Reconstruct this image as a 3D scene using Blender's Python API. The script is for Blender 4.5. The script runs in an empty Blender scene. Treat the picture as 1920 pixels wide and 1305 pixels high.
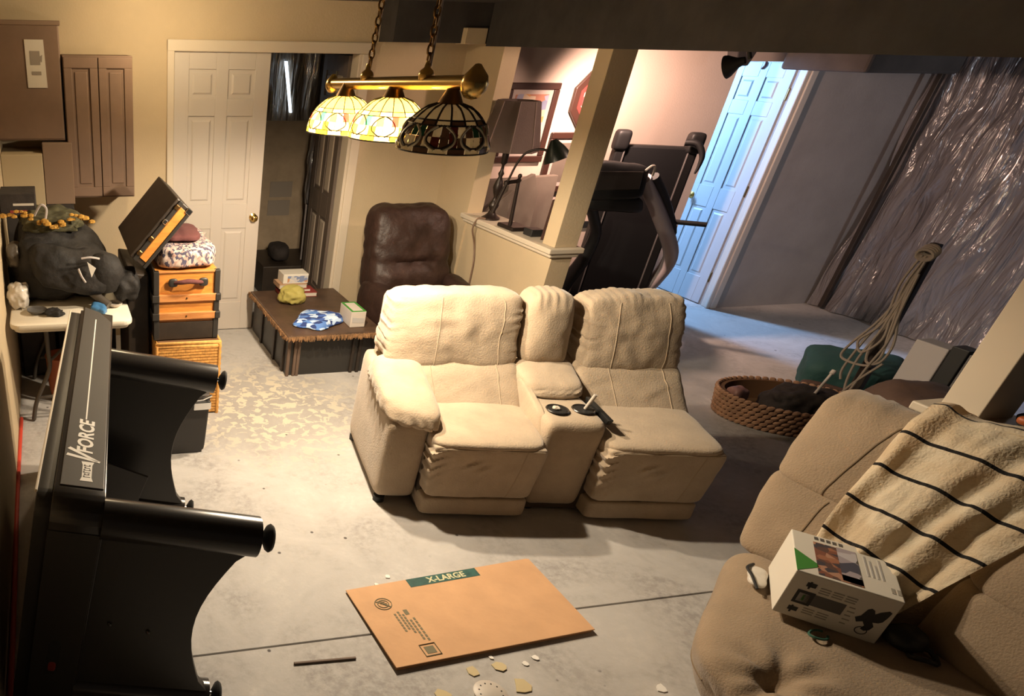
import bpy, bmesh, math, random
from mathutils import Vector, Matrix, noise
random.seed(7)
SC = bpy.context.scene
COL = SC.collection
PI = math.pi

# ------------------------------------------------------------------ camera
CF, CPX, CPY = 1280.24, 332.96, 850.0
PITCH, ROLL, YAW, CAMH = 0.545184, 0.017392, 0.181502, 2.07
fwd0 = Vector((math.sin(YAW), math.cos(YAW), 0)); right0 = Vector((math.cos(YAW), -math.sin(YAW), 0)); up0 = Vector((0, 0, 1))
fwd = fwd0 * math.cos(PITCH) - up0 * math.sin(PITCH)
upv = fwd0 * math.sin(PITCH) + up0 * math.cos(PITCH)
rgt = right0 * math.cos(ROLL) + upv * math.sin(ROLL)
up2 = upv * math.cos(ROLL) - right0 * math.sin(ROLL)
cd = bpy.data.cameras.new('camera'); cam = bpy.data.objects.new('camera', cd); COL.objects.link(cam)
cam.matrix_world = Matrix(((rgt.x, up2.x, -fwd.x, 0), (rgt.y, up2.y, -fwd.y, 0), (rgt.z, up2.z, -fwd.z, CAMH), (0, 0, 0, 1)))
cd.sensor_width = 36; cd.sensor_fit = 'HORIZONTAL'; cd.lens = CF * 36 / 1920
cd.shift_x = (960 - CPX) / 1920; cd.shift_y = (CPY - 652.5) / 1920; cd.clip_start = 0.05
SC.camera = cam
# ------------------------------------------------------------------ view, world, lights
vs = SC.view_settings
SC.display_settings.display_device = 'sRGB'
vs.view_transform = 'Standard'; vs.look = 'None'; vs.gamma = 1.0; vs.use_curve_mapping = False
vs.exposure = 0.1
w = bpy.data.worlds.new('World'); SC.world = w; w.use_nodes = True
w.node_tree.nodes['Background'].inputs[0].default_value = (1.0, 0.86, 0.72, 1)
w.node_tree.nodes['Background'].inputs[1].default_value = 0.028

def light(name, kind, loc, power, color, size=0.05, target=None, **kw):
    d = bpy.data.lights.new(name, kind); d.energy = power; d.color = color
    if kind == 'AREA':
        d.shape = 'RECTANGLE'; d.size = size[0]; d.size_y = size[1]
    else:
        d.shadow_soft_size = size
    for k, v in kw.items(): setattr(d, k, v)
    o = bpy.data.objects.new(name, d); COL.objects.link(o); o.location = loc
    if target is not None:
        o.rotation_euler = (Vector(target) - Vector(loc)).to_track_quat('-Z', 'Y').to_euler()
    return o
WARM = (1.0, 0.82, 0.60)
P_MAIN, P_CEIL, P_CLAMP, P_BLUE, P_RIGHT = 130, 26, 200, 105, 540
light('pendant_bulb_light', 'POINT', (1.40, 3.42, 1.735), P_MAIN, WARM, 0.035)
light('pendant_bulb_light', 'POINT', (1.44, 3.00, 1.755), P_MAIN, WARM, 0.035)
light('ceiling_bulb_light', 'POINT', (0.75, 4.55, 2.20), P_CEIL, (1.0, 0.76, 0.46), 0.06)
light('clamp_bulb_light', 'SPOT', (3.66, 3.66, 1.99), 45, (1.0, 0.66, 0.50), 0.03, (2.95, 5.1, 1.25), spot_size=math.radians(62), spot_blend=0.4)
light('alcove_bulb_light', 'SPOT', (3.785, 4.60, 1.99), P_CLAMP, (1.0, 0.65, 0.50), 0.05, (4.75, 5.2, 1.0), spot_size=math.radians(150), spot_blend=1.0)
light('window_daylight', 'AREA', (5.02, 6.72, 1.90), P_BLUE, (0.27, 0.54, 1.0), (0.25, 0.5), (5.7, 5.2, 0.7))
light('garage_work_light', 'SPOT', (6.3, 1.5, 1.95), P_RIGHT, (0.97, 0.97, 1.0), 0.05, (6.95, 4.2, 1.5), spot_size=math.radians(78), spot_blend=0.5)

# ------------------------------------------------------------------ materials
def mat(name, c, rough=0.7, metal=0.0, var=0.0, vscale=8.0, bump=0.0, bscale=60.0, spec=0.5, emit=None, es=0.0, stretch=(1, 1, 1), c2=None, sheen=0.0, trans=0.0, alpha=1.0):
    m = bpy.data.materials.new(name); m.use_nodes = True
    nt = m.node_tree; b = nt.nodes['Principled BSDF']
    b.inputs['Base Color'].default_value = (*c, 1); b.inputs['Roughness'].default_value = rough
    b.inputs['Metallic'].default_value = metal; b.inputs['Specular IOR Level'].default_value = spec
    if sheen: b.inputs['Sheen Weight'].default_value = sheen
    if trans: b.inputs['Transmission Weight'].default_value = trans
    if alpha < 1: b.inputs['Alpha'].default_value = alpha
    if emit:
        b.inputs['Emission Color'].default_value = (*emit, 1); b.inputs['Emission Strength'].default_value = es
    tc = mp = None
    if var or bump or c2:
        tc = nt.nodes.new('ShaderNodeTexCoord'); mp = nt.nodes.new('ShaderNodeMapping'); mp.inputs['Scale'].default_value = stretch
        nt.links.new(tc.outputs['Object'], mp.inputs['Vector'])
    if var or c2:
        n = nt.nodes.new('ShaderNodeTexNoise'); n.inputs['Scale'].default_value = vscale; n.inputs['Detail'].default_value = 5
        n.inputs['Roughness'].default_value = 0.6
        nt.links.new(mp.outputs['Vector'], n.inputs['Vector'])
        r = nt.nodes.new('ShaderNodeValToRGB')
        lo = c2 if c2 else tuple(max(0, x * (1 - var)) for x in c); hi = c if c2 else tuple(min(1, x * (1 + var)) for x in c)
        r.color_ramp.elements[0].color = (*lo, 1); r.color_ramp.elements[1].color = (*hi, 1)
        r.color_ramp.elements[0].position = 0.32; r.color_ramp.elements[1].position = 0.68
        nt.links.new(n.outputs['Fac'], r.inputs['Fac']); nt.links.new(r.outputs['Color'], b.inputs['Base Color'])
    if bump:
        n2 = nt.nodes.new('ShaderNodeTexNoise'); n2.inputs['Scale'].default_value = bscale; n2.inputs['Detail'].default_value = 4
        nt.links.new(mp.outputs['Vector'], n2.inputs['Vector'])
        bp = nt.nodes.new('ShaderNodeBump'); bp.inputs['Strength'].default_value = bump; bp.inputs['Distance'].default_value = 0.01
        nt.links.new(n2.outputs['Fac'], bp.inputs['Height']); nt.links.new(bp.outputs['Normal'], b.inputs['Normal'])
    return m

def concrete():
    m = bpy.data.materials.new('concrete'); m.use_nodes = True; nt = m.node_tree; L = nt.links.new
    b = nt.nodes['Principled BSDF']; b.inputs['Roughness'].default_value = 0.72; b.inputs['Specular IOR Level'].default_value = 0.35
    tc = nt.nodes.new('ShaderNodeTexCoord')
    def noi(s, d=6, r=0.6, dist=0.0):
        n = nt.nodes.new('ShaderNodeTexNoise'); n.inputs['Scale'].default_value = s; n.inputs['Detail'].default_value = d
        n.inputs['Roughness'].default_value = r; n.inputs['Distortion'].default_value = dist; L(tc.outputs['Object'], n.inputs['Vector']); return n
    def ramp(src, p0, p1, c0, c1):
        r = nt.nodes.new('ShaderNodeValToRGB'); e = r.color_ramp.elements
        e[0].position = p0; e[1].position = p1; e[0].color = (*c0, 1); e[1].color = (*c1, 1); L(src, r.inputs['Fac']); return r
    def mix(f, a, c):
        x = nt.nodes.new('ShaderNodeMix'); x.data_type = 'RGBA'; L(f, x.inputs[0])
        for s, v in ((6, a), (7, c)):
            if isinstance(v, tuple): x.inputs[s].default_value = (*v, 1)
            else: L(v, x.inputs[s])
        return x.outputs[2]
    base = ramp(noi(2.2, 8, 0.62, 0.6).outputs['Fac'], 0.36, 0.66, (0.32, 0.30, 0.285), (0.56, 0.535, 0.505))
    fine = ramp(noi(26, 6, 0.7).outputs['Fac'], 0.40, 0.62, (0, 0, 0), (1, 1, 1))
    c1 = mix(fine.outputs['Color'], base.outputs['Color'], (0.46, 0.44, 0.42))
    # paint residue flakes: cellular flakes inside a broad patch left on the slab
    vo = nt.nodes.new('ShaderNodeTexNoise'); vo.inputs['Scale'].default_value = 17; vo.inputs['Detail'].default_value = 3; vo.inputs['Roughness'].default_value = 0.5; vo.inputs['Distortion'].default_value = 0.8
    L(tc.outputs['Object'], vo.inputs['Vector'])
    fl = ramp(vo.outputs['Fac'], 0.52, 0.545, (0, 0, 0), (1, 1, 1))
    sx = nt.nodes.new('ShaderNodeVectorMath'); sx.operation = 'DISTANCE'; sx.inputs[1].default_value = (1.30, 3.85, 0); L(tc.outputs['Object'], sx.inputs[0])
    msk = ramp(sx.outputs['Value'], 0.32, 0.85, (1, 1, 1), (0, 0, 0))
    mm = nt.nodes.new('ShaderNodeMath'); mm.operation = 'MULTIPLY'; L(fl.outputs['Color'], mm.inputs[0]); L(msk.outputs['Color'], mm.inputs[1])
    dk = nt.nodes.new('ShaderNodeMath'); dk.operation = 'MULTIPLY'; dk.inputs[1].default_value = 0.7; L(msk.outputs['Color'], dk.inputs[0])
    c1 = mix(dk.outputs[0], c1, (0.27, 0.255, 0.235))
    c2 = mix(mm.outputs[0], c1, (0.52, 0.47, 0.37))
    # small dark specks and pits
    v2 = nt.nodes.new('ShaderNodeTexVoronoi'); v2.inputs['Scale'].default_value = 7; L(tc.outputs['Object'], v2.inputs['Vector'])
    sp = ramp(v2.outputs['Distance'], 0.045, 0.07, (1, 1, 1), (0, 0, 0))
    g = ramp(noi(3.1, 2).outputs['Fac'], 0.5, 0.56, (0, 0, 0), (1, 1, 1))
    m2 = nt.nodes.new('ShaderNodeMath'); m2.operation = 'MULTIPLY'; L(sp.outputs['Color'], m2.inputs[0]); L(g.outputs['Color'], m2.inputs[1])
    c3 = mix(m2.outputs[0], c2, (0.09, 0.08, 0.075))
    L(c3, b.inputs['Base Color'])
    bp = nt.nodes.new('ShaderNodeBump'); bp.inputs['Strength'].default_value = 0.25; bp.inputs['Distance'].default_value = 0.006
    L(noi(34, 8, 0.7).outputs['Fac'], bp.inputs['Height']); L(bp.outputs['Normal'], b.inputs['Normal'])
    return m

def sheeting(c):
    m = bpy.data.materials.new('plastic_sheeting'); m.use_nodes = True; nt = m.node_tree; L = nt.links.new
    b = nt.nodes['Principled BSDF']; b.inputs['Base Color'].default_value = (*c, 1); b.inputs['Roughness'].default_value = 0.2
    b.inputs['Specular IOR Level'].default_value = 1.0; b.inputs['Coat Weight'].default_value = 0.6; b.inputs['Coat Roughness'].default_value = 0.12
    t = nt.nodes.new('ShaderNodeBsdfTransparent'); t.inputs[0].default_value = (0.8, 0.8, 0.85, 1)
    x = nt.nodes.new('ShaderNodeMixShader'); x.inputs[0].default_value = 0.85
    L(t.outputs[0], x.inputs[1]); L(b.outputs[0], x.inputs[2]); L(x.outputs[0], nt.nodes['Material Output'].inputs['Surface'])
    tc = nt.nodes.new('ShaderNodeTexCoord'); mp = nt.nodes.new('ShaderNodeMapping'); mp.inputs['Scale'].default_value = (5.5, 5.5, 0.9)
    n = nt.nodes.new('ShaderNodeTexNoise'); n.inputs['Scale'].default_value = 1.6; n.inputs['Detail'].default_value = 4; n.inputs['Distortion'].default_value = 0.7
    L(tc.outputs['Object'], mp.inputs['Vector']); L(mp.outputs['Vector'], n.inputs['Vector'])
    bp = nt.nodes.new('ShaderNodeBump'); bp.inputs['Strength'].default_value = 1.0; bp.inputs['Distance'].default_value = 0.12
    L(n.outputs['Fac'], bp.inputs['Height']); L(bp.outputs['Normal'], b.inputs['Normal'])
    return m

def glasspane(name, c, k=0.75):
    m = bpy.data.materials.new(name); m.use_nodes = True; nt = m.node_tree; L = nt.links.new
    b = nt.nodes['Principled BSDF']; b.inputs['Base Color'].default_value = (*[x * 0.8 for x in c], 1); b.inputs['Roughness'].default_value = 0.25
    t = nt.nodes.new('ShaderNodeBsdfTranslucent'); t.inputs[0].default_value = (*c, 1)
    x = nt.nodes.new('ShaderNodeMixShader'); x.inputs[0].default_value = k
    L(b.outputs[0], x.inputs[1]); L(t.outputs[0], x.inputs[2]); L(x.outputs[0], nt.nodes['Material Output'].inputs['Surface'])
    return m

def woodgrain(name, c1, c2, scale=3.0, rough=0.45, axis=(1, 1, 9)):
    return mat(name, c1, rough, c2=c2, vscale=scale, stretch=axis, bump=0.15, bscale=20)

def stripes_uv(name, base, dark, n, width, base2=None):
    m = bpy.data.materials.new(name); m.use_nodes = True; nt = m.node_tree; L = nt.links.new
    b = nt.nodes['Principled BSDF']; b.inputs['Roughness'].default_value = 0.9; b.inputs['Sheen Weight'].default_value = 0.2
    uv = nt.nodes.new('ShaderNodeUVMap'); se = nt.nodes.new('ShaderNodeSeparateXYZ'); L(uv.outputs[0], se.inputs[0])
    a = nt.nodes.new('ShaderNodeMath'); a.operation = 'MULTIPLY'; a.inputs[1].default_value = n; L(se.outputs['Y'], a.inputs[0])
    f = nt.nodes.new('ShaderNodeMath'); f.operation = 'FRACT'; L(a.outputs[0], f.inputs[0])
    g = nt.nodes.new('ShaderNodeMath'); g.operation = 'LESS_THAN'; g.inputs[1].default_value = width; L(f.outputs[0], g.inputs[0])
    tc = nt.nodes.new('ShaderNodeTexCoord'); no = nt.nodes.new('ShaderNodeTexNoise'); no.inputs['Scale'].default_value = 9; no.inputs['Detail'].default_value = 4
    L(tc.outputs['Object'], no.inputs['Vector'])
    r = nt.nodes.new('ShaderNodeValToRGB'); r.color_ramp.elements[0].color = (*(base2 or base), 1); r.color_ramp.elements[1].color = (*base, 1)
    r.color_ramp.elements[0].position = 0.38; r.color_ramp.elements[1].position = 0.6; L(no.outputs['Fac'], r.inputs['Fac'])
    x = nt.nodes.new('ShaderNodeMix'); x.data_type = 'RGBA'; L(g.outputs[0], x.inputs[0]); L(r.outputs[0], x.inputs[6]); x.inputs[7].default_value = (*dark, 1)
    L(x.outputs[2], b.inputs['Base Color'])
    bp = nt.nodes.new('ShaderNodeBump'); bp.inputs['Strength'].default_value = 0.35; bp.inputs['Distance'].default_value = 0.01
    n3 = nt.nodes.new('ShaderNodeTexNoise'); n3.inputs['Scale'].default_value = 120; L(tc.outputs['Object'], n3.inputs['Vector'])
    L(n3.outputs['Fac'], bp.inputs['Height']); L(bp.outputs['Normal'], b.inputs['Normal'])
    return m

def blobs(name, cols, scale, rough=0.8, stretch=(1, 1, 1), rnd=1.0):
    """voronoi cells coloured by a constant ramp: printed fabrics and pictures"""
    m = bpy.data.materials.new(name); m.use_nodes = True; nt = m.node_tree; L = nt.links.new
    b = nt.nodes['Principled BSDF']; b.inputs['Roughness'].default_value = rough
    tc = nt.nodes.new('ShaderNodeTexCoord'); mp = nt.nodes.new('ShaderNodeMapping'); mp.inputs['Scale'].default_value = stretch
    L(tc.outputs['Object'], mp.inputs['Vector'])
    v = nt.nodes.new('ShaderNodeTexVoronoi'); v.inputs['Scale'].default_value = scale; v.inputs['Randomness'].default_value = rnd; L(mp.outputs[0], v.inputs['Vector'])
    se = nt.nodes.new('ShaderNodeSeparateColor'); L(v.outputs['Color'], se.inputs[0])
    r = nt.nodes.new('ShaderNodeValToRGB'); r.color_ramp.interpolation = 'CONSTANT'
    while len(r.color_ramp.elements) < len(cols): r.color_ramp.elements.new(0.5)
    for i, c in enumerate(cols):
        r.color_ramp.elements[i].position = i / len(cols); r.color_ramp.elements[i].color = (*c, 1)
    L(se.outputs[0], r.inputs['Fac']); L(r.outputs[0], b.inputs['Base Color'])
    return m

M = {}
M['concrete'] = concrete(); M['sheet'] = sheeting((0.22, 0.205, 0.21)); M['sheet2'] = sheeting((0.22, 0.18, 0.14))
M['wall'] = mat('wall_paint', (0.50, 0.395, 0.255), 0.85, var=0.04, vscale=3, bump=0.12, bscale=90)
M['pinkwall'] = mat('alcove_paint', (0.58, 0.47, 0.40), 0.85, var=0.03, vscale=3, bump=0.1, bscale=90)
M['greywall'] = mat('grey_drywall', (0.33, 0.30, 0.28), 0.9, var=0.08, vscale=4, bump=0.1, bscale=60)
M['doorblue'] = mat('hall_door_paint', (0.40, 0.40, 0.41), 0.5)
M['trim'] = mat('trim_paint', (0.58, 0.50, 0.39), 0.55)
M['white'] = mat('white_paint', (0.53, 0.475, 0.415), 0.45)
M['ceil'] = mat('dark_ceiling', (0.055, 0.046, 0.04), 0.9, var=0.2, vscale=5)
M['beam'] = mat('dark_beam', (0.035, 0.03, 0.028), 0.85, var=0.25, vscale=6)
M['black'] = mat('black_laminate', (0.028, 0.025, 0.022), 0.40, spec=0.45, bump=0.03, bscale=200)
M['blackgloss'] = mat('black_metal', (0.024, 0.021, 0.019), 0.24, spec=0.7)
M['panel'] = mat('charcoal_panel', (0.040, 0.036, 0.034), 0.5, bump=0.03, bscale=250)
M['rubber'] = mat('black_rubber', (0.012, 0.012, 0.012), 0.6)
M['logo'] = mat('logo_white', (0.85, 0.82, 0.76), 0.5)
M['grey'] = mat('grey_metal', (0.26, 0.24, 0.25), 0.4, metal=0.3)
M['chrome'] = mat('chrome', (0.8, 0.8, 0.8), 0.15, metal=1)
M['brass'] = mat('brass', (0.62, 0.42, 0.14), 0.24, metal=1)
M['oldbrass'] = mat('aged_brass', (0.20, 0.12, 0.05), 0.38, metal=1)
M['suede'] = mat('beige_suede', (0.43, 0.34, 0.243), 0.92, var=0.10, vscale=7, bump=0.25, bscale=120, sheen=0.25, spec=0.2)
M['suede2'] = mat('taupe_suede', (0.295, 0.22, 0.148), 0.92, var=0.10, vscale=6, bump=0.3, bscale=150, sheen=0.2, spec=0.2)
M['piping'] = mat('seam_thread', (0.40, 0.315, 0.22), 0.9)
M['piping2'] = mat('seam_thread_dark', (0.20, 0.145, 0.09), 0.9)
M['seamdark'] = mat('seam_gap', (0.07, 0.05, 0.035), 0.95)
M['leather'] = mat('brown_leather', (0.032, 0.016, 0.012), 0.5, var=0.3, vscale=9, bump=0.5, bscale=26, spec=0.35)
M['card'] = mat('cardboard', (0.58, 0.34, 0.18), 0.85, var=0.07, vscale=6, bump=0.08, bscale=30)
M['cardink'] = mat('cardboard_ink', (0.17, 0.15, 0.09), 0.85)
M['green'] = mat('label_green', (0.022, 0.085, 0.072), 0.7, var=0.3, vscale=30)
M['cream'] = mat('cream_letters', (0.62, 0.58, 0.36), 0.8)
M['orangewood'] = woodgrain('orange_wood', (0.66, 0.27, 0.05), (0.48, 0.17, 0.03), 4, axis=(2, 2, 10))
M['orangeslat'] = woodgrain('slat_wood', (0.54, 0.24, 0.075), (0.40, 0.15, 0.04), 5, axis=(2, 2, 12))
M['wicker'] = mat('wicker', (0.66, 0.33, 0.085), 0.65, var=0.25, vscale=40)
M['wickerdark'] = mat('wicker_core', (0.12, 0.055, 0.02), 0.9)
M['rope'] = mat('rope_weave', (0.34, 0.19, 0.11), 0.8, var=0.25, vscale=25)
M['darkbrown'] = mat('dark_stained_wood', (0.028, 0.019, 0.013), 0.5, var=0.3, vscale=10)
M['slab'] = mat('rough_wood_top', (0.075, 0.043, 0.026), 0.5, var=0.35, vscale=7)
M['fringe'] = mat('bark_edge', (0.20, 0.105, 0.045), 0.9, var=0.5, vscale=30)
M['cabinet'] = mat('cabinet_brown', (0.17, 0.105, 0.068), 0.6, var=0.1, vscale=5)
M['boxbrown'] = mat('box_brown', (0.20, 0.13, 0.085), 0.85)
M['boxcream'] = mat('box_cream', (0.42, 0.33, 0.20), 0.85)
M['paper'] = mat('paper', (0.55, 0.50, 0.42), 0.8)
M['paperdark'] = mat('paper_print', (0.25, 0.21, 0.17), 0.8)
M['tablewhite'] = mat('white_plastic', (0.70, 0.64, 0.53), 0.5, bump=0.08, bscale=150)
M['tubegrey'] = mat('grey_tube', (0.10, 0.085, 0.07), 0.45, metal=0.4)
M['blackcloth'] = mat('black_cloth', (0.009, 0.007, 0.006), 0.75, var=0.5, vscale=8, bump=0.6, bscale=25)
M['darkcloth'] = mat('dark_brown_cloth', (0.028, 0.021, 0.018), 0.85, var=0.4, vscale=8, bump=0.6, bscale=22)
M['gold'] = mat('gold_petals', (0.40, 0.21, 0.03), 0.7, var=0.4, vscale=30)
M['olive'] = mat('olive_leaves', (0.055, 0.05, 0.022), 0.8, var=0.4, vscale=25)
M['bagwhite'] = mat('crinkled_plastic', (0.62, 0.58, 0.52), 0.25, bump=0.8, bscale=18)
M['blueplastic'] = mat('blue_plastic', (0.05, 0.16, 0.33), 0.4)
M['orangeplastic'] = mat('orange_plastic', (0.36, 0.085, 0.02), 0.5)
M['red'] = mat('red_plastic', (0.25, 0.022, 0.012), 0.5)
M['redcord'] = mat('red_cord', (0.55, 0.055, 0.03), 0.5)
M['yellowbag'] = mat('yellow_paper_bag', (0.36, 0.31, 0.08), 0.7, bump=0.8, bscale=22)
M['redbook'] = mat('red_cover', (0.25, 0.035, 0.03), 0.5)
M['tanbook'] = mat('tan_cover', (0.45, 0.28, 0.17), 0.7)
M['leaf'] = mat('leaf_green', (0.045, 0.22, 0.03), 0.7)
M['boxwhite'] = mat('printed_carton', (0.68, 0.64, 0.56), 0.55)
M['photo'] = blobs('carton_photo', [(0.20, 0.07, 0.04), (0.32, 0.13, 0.07), (0.10, 0.05, 0.04), (0.42, 0.22, 0.14), (0.05, 0.04, 0.05)], 45)
M['photo2'] = blobs('carton_photo_right', [(0.5, 0.47, 0.5), (0.06, 0.06, 0.09), (0.35, 0.3, 0.33), (0.45, 0.05, 0.04), (0.09, 0.08, 0.07)], 26)
M['ink'] = mat('black_ink', (0.015, 0.015, 0.015), 0.5)
M['inkgrey'] = mat('grey_ink', (0.34, 0.31, 0.26), 0.7)
M['inkmid'] = mat('dark_grey_ink', (0.09, 0.085, 0.08), 0.5)
M['greyink2'] = mat('pale_grey_ink', (0.42, 0.40, 0.38), 0.7)
M['toile'] = blobs('paisley_cloth', [(0.46, 0.34, 0.30), (0.06, 0.055, 0.09), (0.52, 0.42, 0.36), (0.09, 0.075, 0.11), (0.40, 0.26, 0.22)], 75, 0.9, (1, 1, 0.7))
M['maroon'] = mat('maroon_cloth', (0.10, 0.03, 0.028), 0.9, bump=0.5, bscale=30)
M['plaid'] = blobs('blue_plaid_cloth', [(0.05, 0.11, 0.36), (0.42, 0.55, 0.75), (0.09, 0.20, 0.50), (0.55, 0.65, 0.78), (0.02, 0.04, 0.16)], 20, 0.9, (1, 1.8, 3))
M['sunset'] = blobs('framed_print', [(0.55, 0.27, 0.10), (0.30, 0.30, 0.40), (0.60, 0.36, 0.20), (0.20, 0.22, 0.32), (0.55, 0.42, 0.30), (0.40, 0.18, 0.12)], 11, 0.4, (1, 1, 1.8))
M['oval'] = blobs('octagon_print', [(0.35, 0.14, 0.14), (0.20, 0.06, 0.06), (0.45, 0.28, 0.26)], 16, 0.4)
M['matte'] = mat('mat_board', (0.48, 0.40, 0.36), 0.8)
M['frame'] = mat('dark_frame', (0.05, 0.022, 0.016), 0.35)
M['shade'] = mat('lamp_shade_fabric', (0.20, 0.15, 0.13), 0.9, bump=0.2, bscale=120)
M['bronze'] = mat('dark_bronze', (0.022, 0.014, 0.011), 0.4, metal=0.3)
M['greenglass'] = mat('dark_green_shade', (0.012, 0.018, 0.012), 0.35)
M['greyboard'] = mat('grey_board', (0.15, 0.12, 0.095), 0.9, var=0.08)
M['tread'] = mat('treadmill_plastic', (0.009, 0.0085, 0.009), 0.55, spec=0.3)
M['belt'] = mat('running_belt', (0.006, 0.006, 0.007), 0.75, spec=0.2)
M['treadgrey'] = mat('treadmill_grey', (0.42, 0.37, 0.39), 0.45)
M['railgrey'] = mat('treadmill_rail', (0.13, 0.12, 0.12), 0.5)
M['cord'] = mat('tan_cord', (0.26, 0.215, 0.17), 0.8)
M['greenbag'] = mat('green_canvas', (0.012, 0.055, 0.05), 0.8, bump=0.4, bscale=25)
M['browncloth'] = mat('brown_canvas', (0.075, 0.04, 0.027), 0.85, bump=0.4, bscale=25)
M['foam'] = mat('pale_board', (0.42, 0.38, 0.37), 0.8)
M['dark'] = mat('dark_void', (0.022, 0.018, 0.016), 0.9, var=0.2)
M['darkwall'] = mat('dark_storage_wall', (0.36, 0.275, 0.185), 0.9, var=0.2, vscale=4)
M['doorshaded'] = mat('open_leaf_shaded', (0.125, 0.095, 0.075), 0.6)  # white leaf coloured dark for the unlit room behind
M['mouldlit'] = mat('moulding_lit', (0.42, 0.35, 0.28), 0.5)  # pale tone painted for the lit moulding edges of the open leaf
M['bulb'] = mat('bulb_glass', (1, 1, 1), 0.3, emit=(1, 0.8, 0.5), es=25)
M['bulboff'] = mat('bulb_glass_off', (0.6, 0.58, 0.52), 0.3)
M['slit'] = mat('daylit_gap', (1, 1, 1), 0.5, emit=(0.75, 0.88, 1.0), es=3.0)
M['skywin'] = mat('daylit_window', (1, 1, 1), 0.5, emit=(0.45, 0.65, 1.0), es=3.0)
M['throw'] = stripes_uv('striped_throw', (0.92, 0.82, 0.64), (0.012, 0.010, 0.010), 6.2, 0.085, (0.84, 0.70, 0.50))
M['paintchip'] = mat('paint_chip', (0.55, 0.45, 0.26), 0.8)
M['chipwhite'] = mat('plaster_chip', (0.78, 0.75, 0.70), 0.8)
M['stick'] = mat('stick_wood', (0.13, 0.085, 0.06), 0.7)
M['came'] = mat('lead_came', (0.035, 0.026, 0.018), 0.5, metal=0.5)
G_CREAM = glasspane('glass_cream', (0.25, 0.165, 0.03), 0.5); G_AMBER = glasspane('glass_amber', (0.55, 0.20, 0.02), 0.6)
G_GREEN = glasspane('glass_green', (0.02, 0.20, 0.04), 0.6); G_RED = glasspane('glass_red', (0.35, 0.02, 0.01), 0.6)
G_WHITE = glasspane('glass_white', (0.32, 0.24, 0.085), 0.5); G_YEL = glasspane('glass_yellow', (0.34, 0.20, 0.01), 0.6); G_TAN = glasspane('glass_brown', (0.34, 0.20, 0.08), 0.65)

U_CREAM = glasspane('unlit_cream', (0.95, 0.88, 0.68), 0.3); U_GREEN = glasspane('unlit_green', (0.03, 0.10, 0.05), 0.25); U_TAN = glasspane('unlit_brown', (0.16, 0.09, 0.055), 0.25); U_RED = glasspane('unlit_red', (0.14, 0.03, 0.02), 0.25)

# ------------------------------------------------------------------ mesh helpers
def merge(bm, t, mtx=None):
    if mtx is not None: bmesh.ops.transform(t, matrix=mtx, verts=t.verts)
    me = bpy.data.meshes.new('t'); t.to_mesh(me); t.free(); bm.from_mesh(me); bpy.data.meshes.remove(me)

def hexa(bm, c8, bevel=0.0, seg=2):
    """box from 8 corners: bottom front-left, front-right, back-right, back-left, then the same on top"""
    t = bmesh.new(); v = [t.verts.new(p) for p in c8]
    for f in ((3, 2, 1, 0), (4, 5, 6, 7), (0, 1, 5, 4), (1, 2, 6, 5), (2, 3, 7, 6), (3, 0, 4, 7)): t.faces.new([v[i] for i in f])
    bmesh.ops.recalc_face_normals(t, faces=t.faces)
    if bevel: bmesh.ops.bevel(t, geom=t.edges[:], offset=bevel, segments=seg, profile=0.5, affect='EDGES')
    merge(bm, t)

def box(bm, x0, x1, y0, y1, z0, z1, bevel=0.0, seg=2, mtx=None):
    c8 = [Vector(p) for p in ((x0, y0, z0), (x1, y0, z0), (x1, y1, z0), (x0, y1, z0), (x0, y0, z1), (x1, y0, z1), (x1, y1, z1), (x0, y1, z1))]
    if mtx is not None: c8 = [mtx @ p for p in c8]
    hexa(bm, c8, bevel, seg)

def tube(bm, pts, r, seg=8, closed=False, smooth=0):
    pts = [Vector(p) for p in pts]
    rs = r if isinstance(r, (list, tuple)) else [r] * len(pts)
    if smooth:
        n = len(pts); o = []; ro = []
        rng = range(n if closed else n - 1)
        for i in rng:
            p0 = pts[(i - 1) % n] if closed or i else pts[i]; p1 = pts[i]; p2 = pts[(i + 1) % n]
            p3 = pts[(i + 2) % n] if closed or i + 2 < n else p2
            for k in range(smooth):
                s = k / smooth
                o.append(0.5 * (2 * p1 + (p2 - p0) * s + (2 * p0 - 5 * p1 + 4 * p2 - p3) * s * s + (3 * p1 - p0 - 3 * p2 + p3) * s ** 3))
                ro.append(rs[i] * (1 - s) + rs[(i + 1) % n] * s)
        if not closed: o.append(pts[-1]); ro.append(rs[-1])
        pts, rs = o, ro
    n = len(pts); rings = []; prev = None
    for i, p in enumerate(pts):
        a = pts[(i - 1) % n] if closed or i else p; b = pts[(i + 1) % n] if closed or i < n - 1 else p
        d = (b - a).normalized() if (b - a).length > 1e-9 else Vector((0, 0, 1))
        if prev is None: u = d.orthogonal().normalized()
        else:
            u = prev - d * prev.dot(d); u = u.normalized() if u.length > 1e-6 else d.orthogonal().normalized()
        prev = u; v = d.cross(u)
        rings.append([bm.verts.new(p + (u * math.cos(2 * PI * k / seg) + v * math.sin(2 * PI * k / seg)) * rs[i]) for k in range(seg)])
    for i in range(n if closed else n - 1):
        A, B = rings[i], rings[(i + 1) % n]
        for k in range(seg): bm.faces.new((A[k], A[(k + 1) % seg], B[(k + 1) % seg], B[k]))
    if not closed: bm.faces.new(rings[0][::-1]); bm.faces.new(rings[-1])

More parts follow.
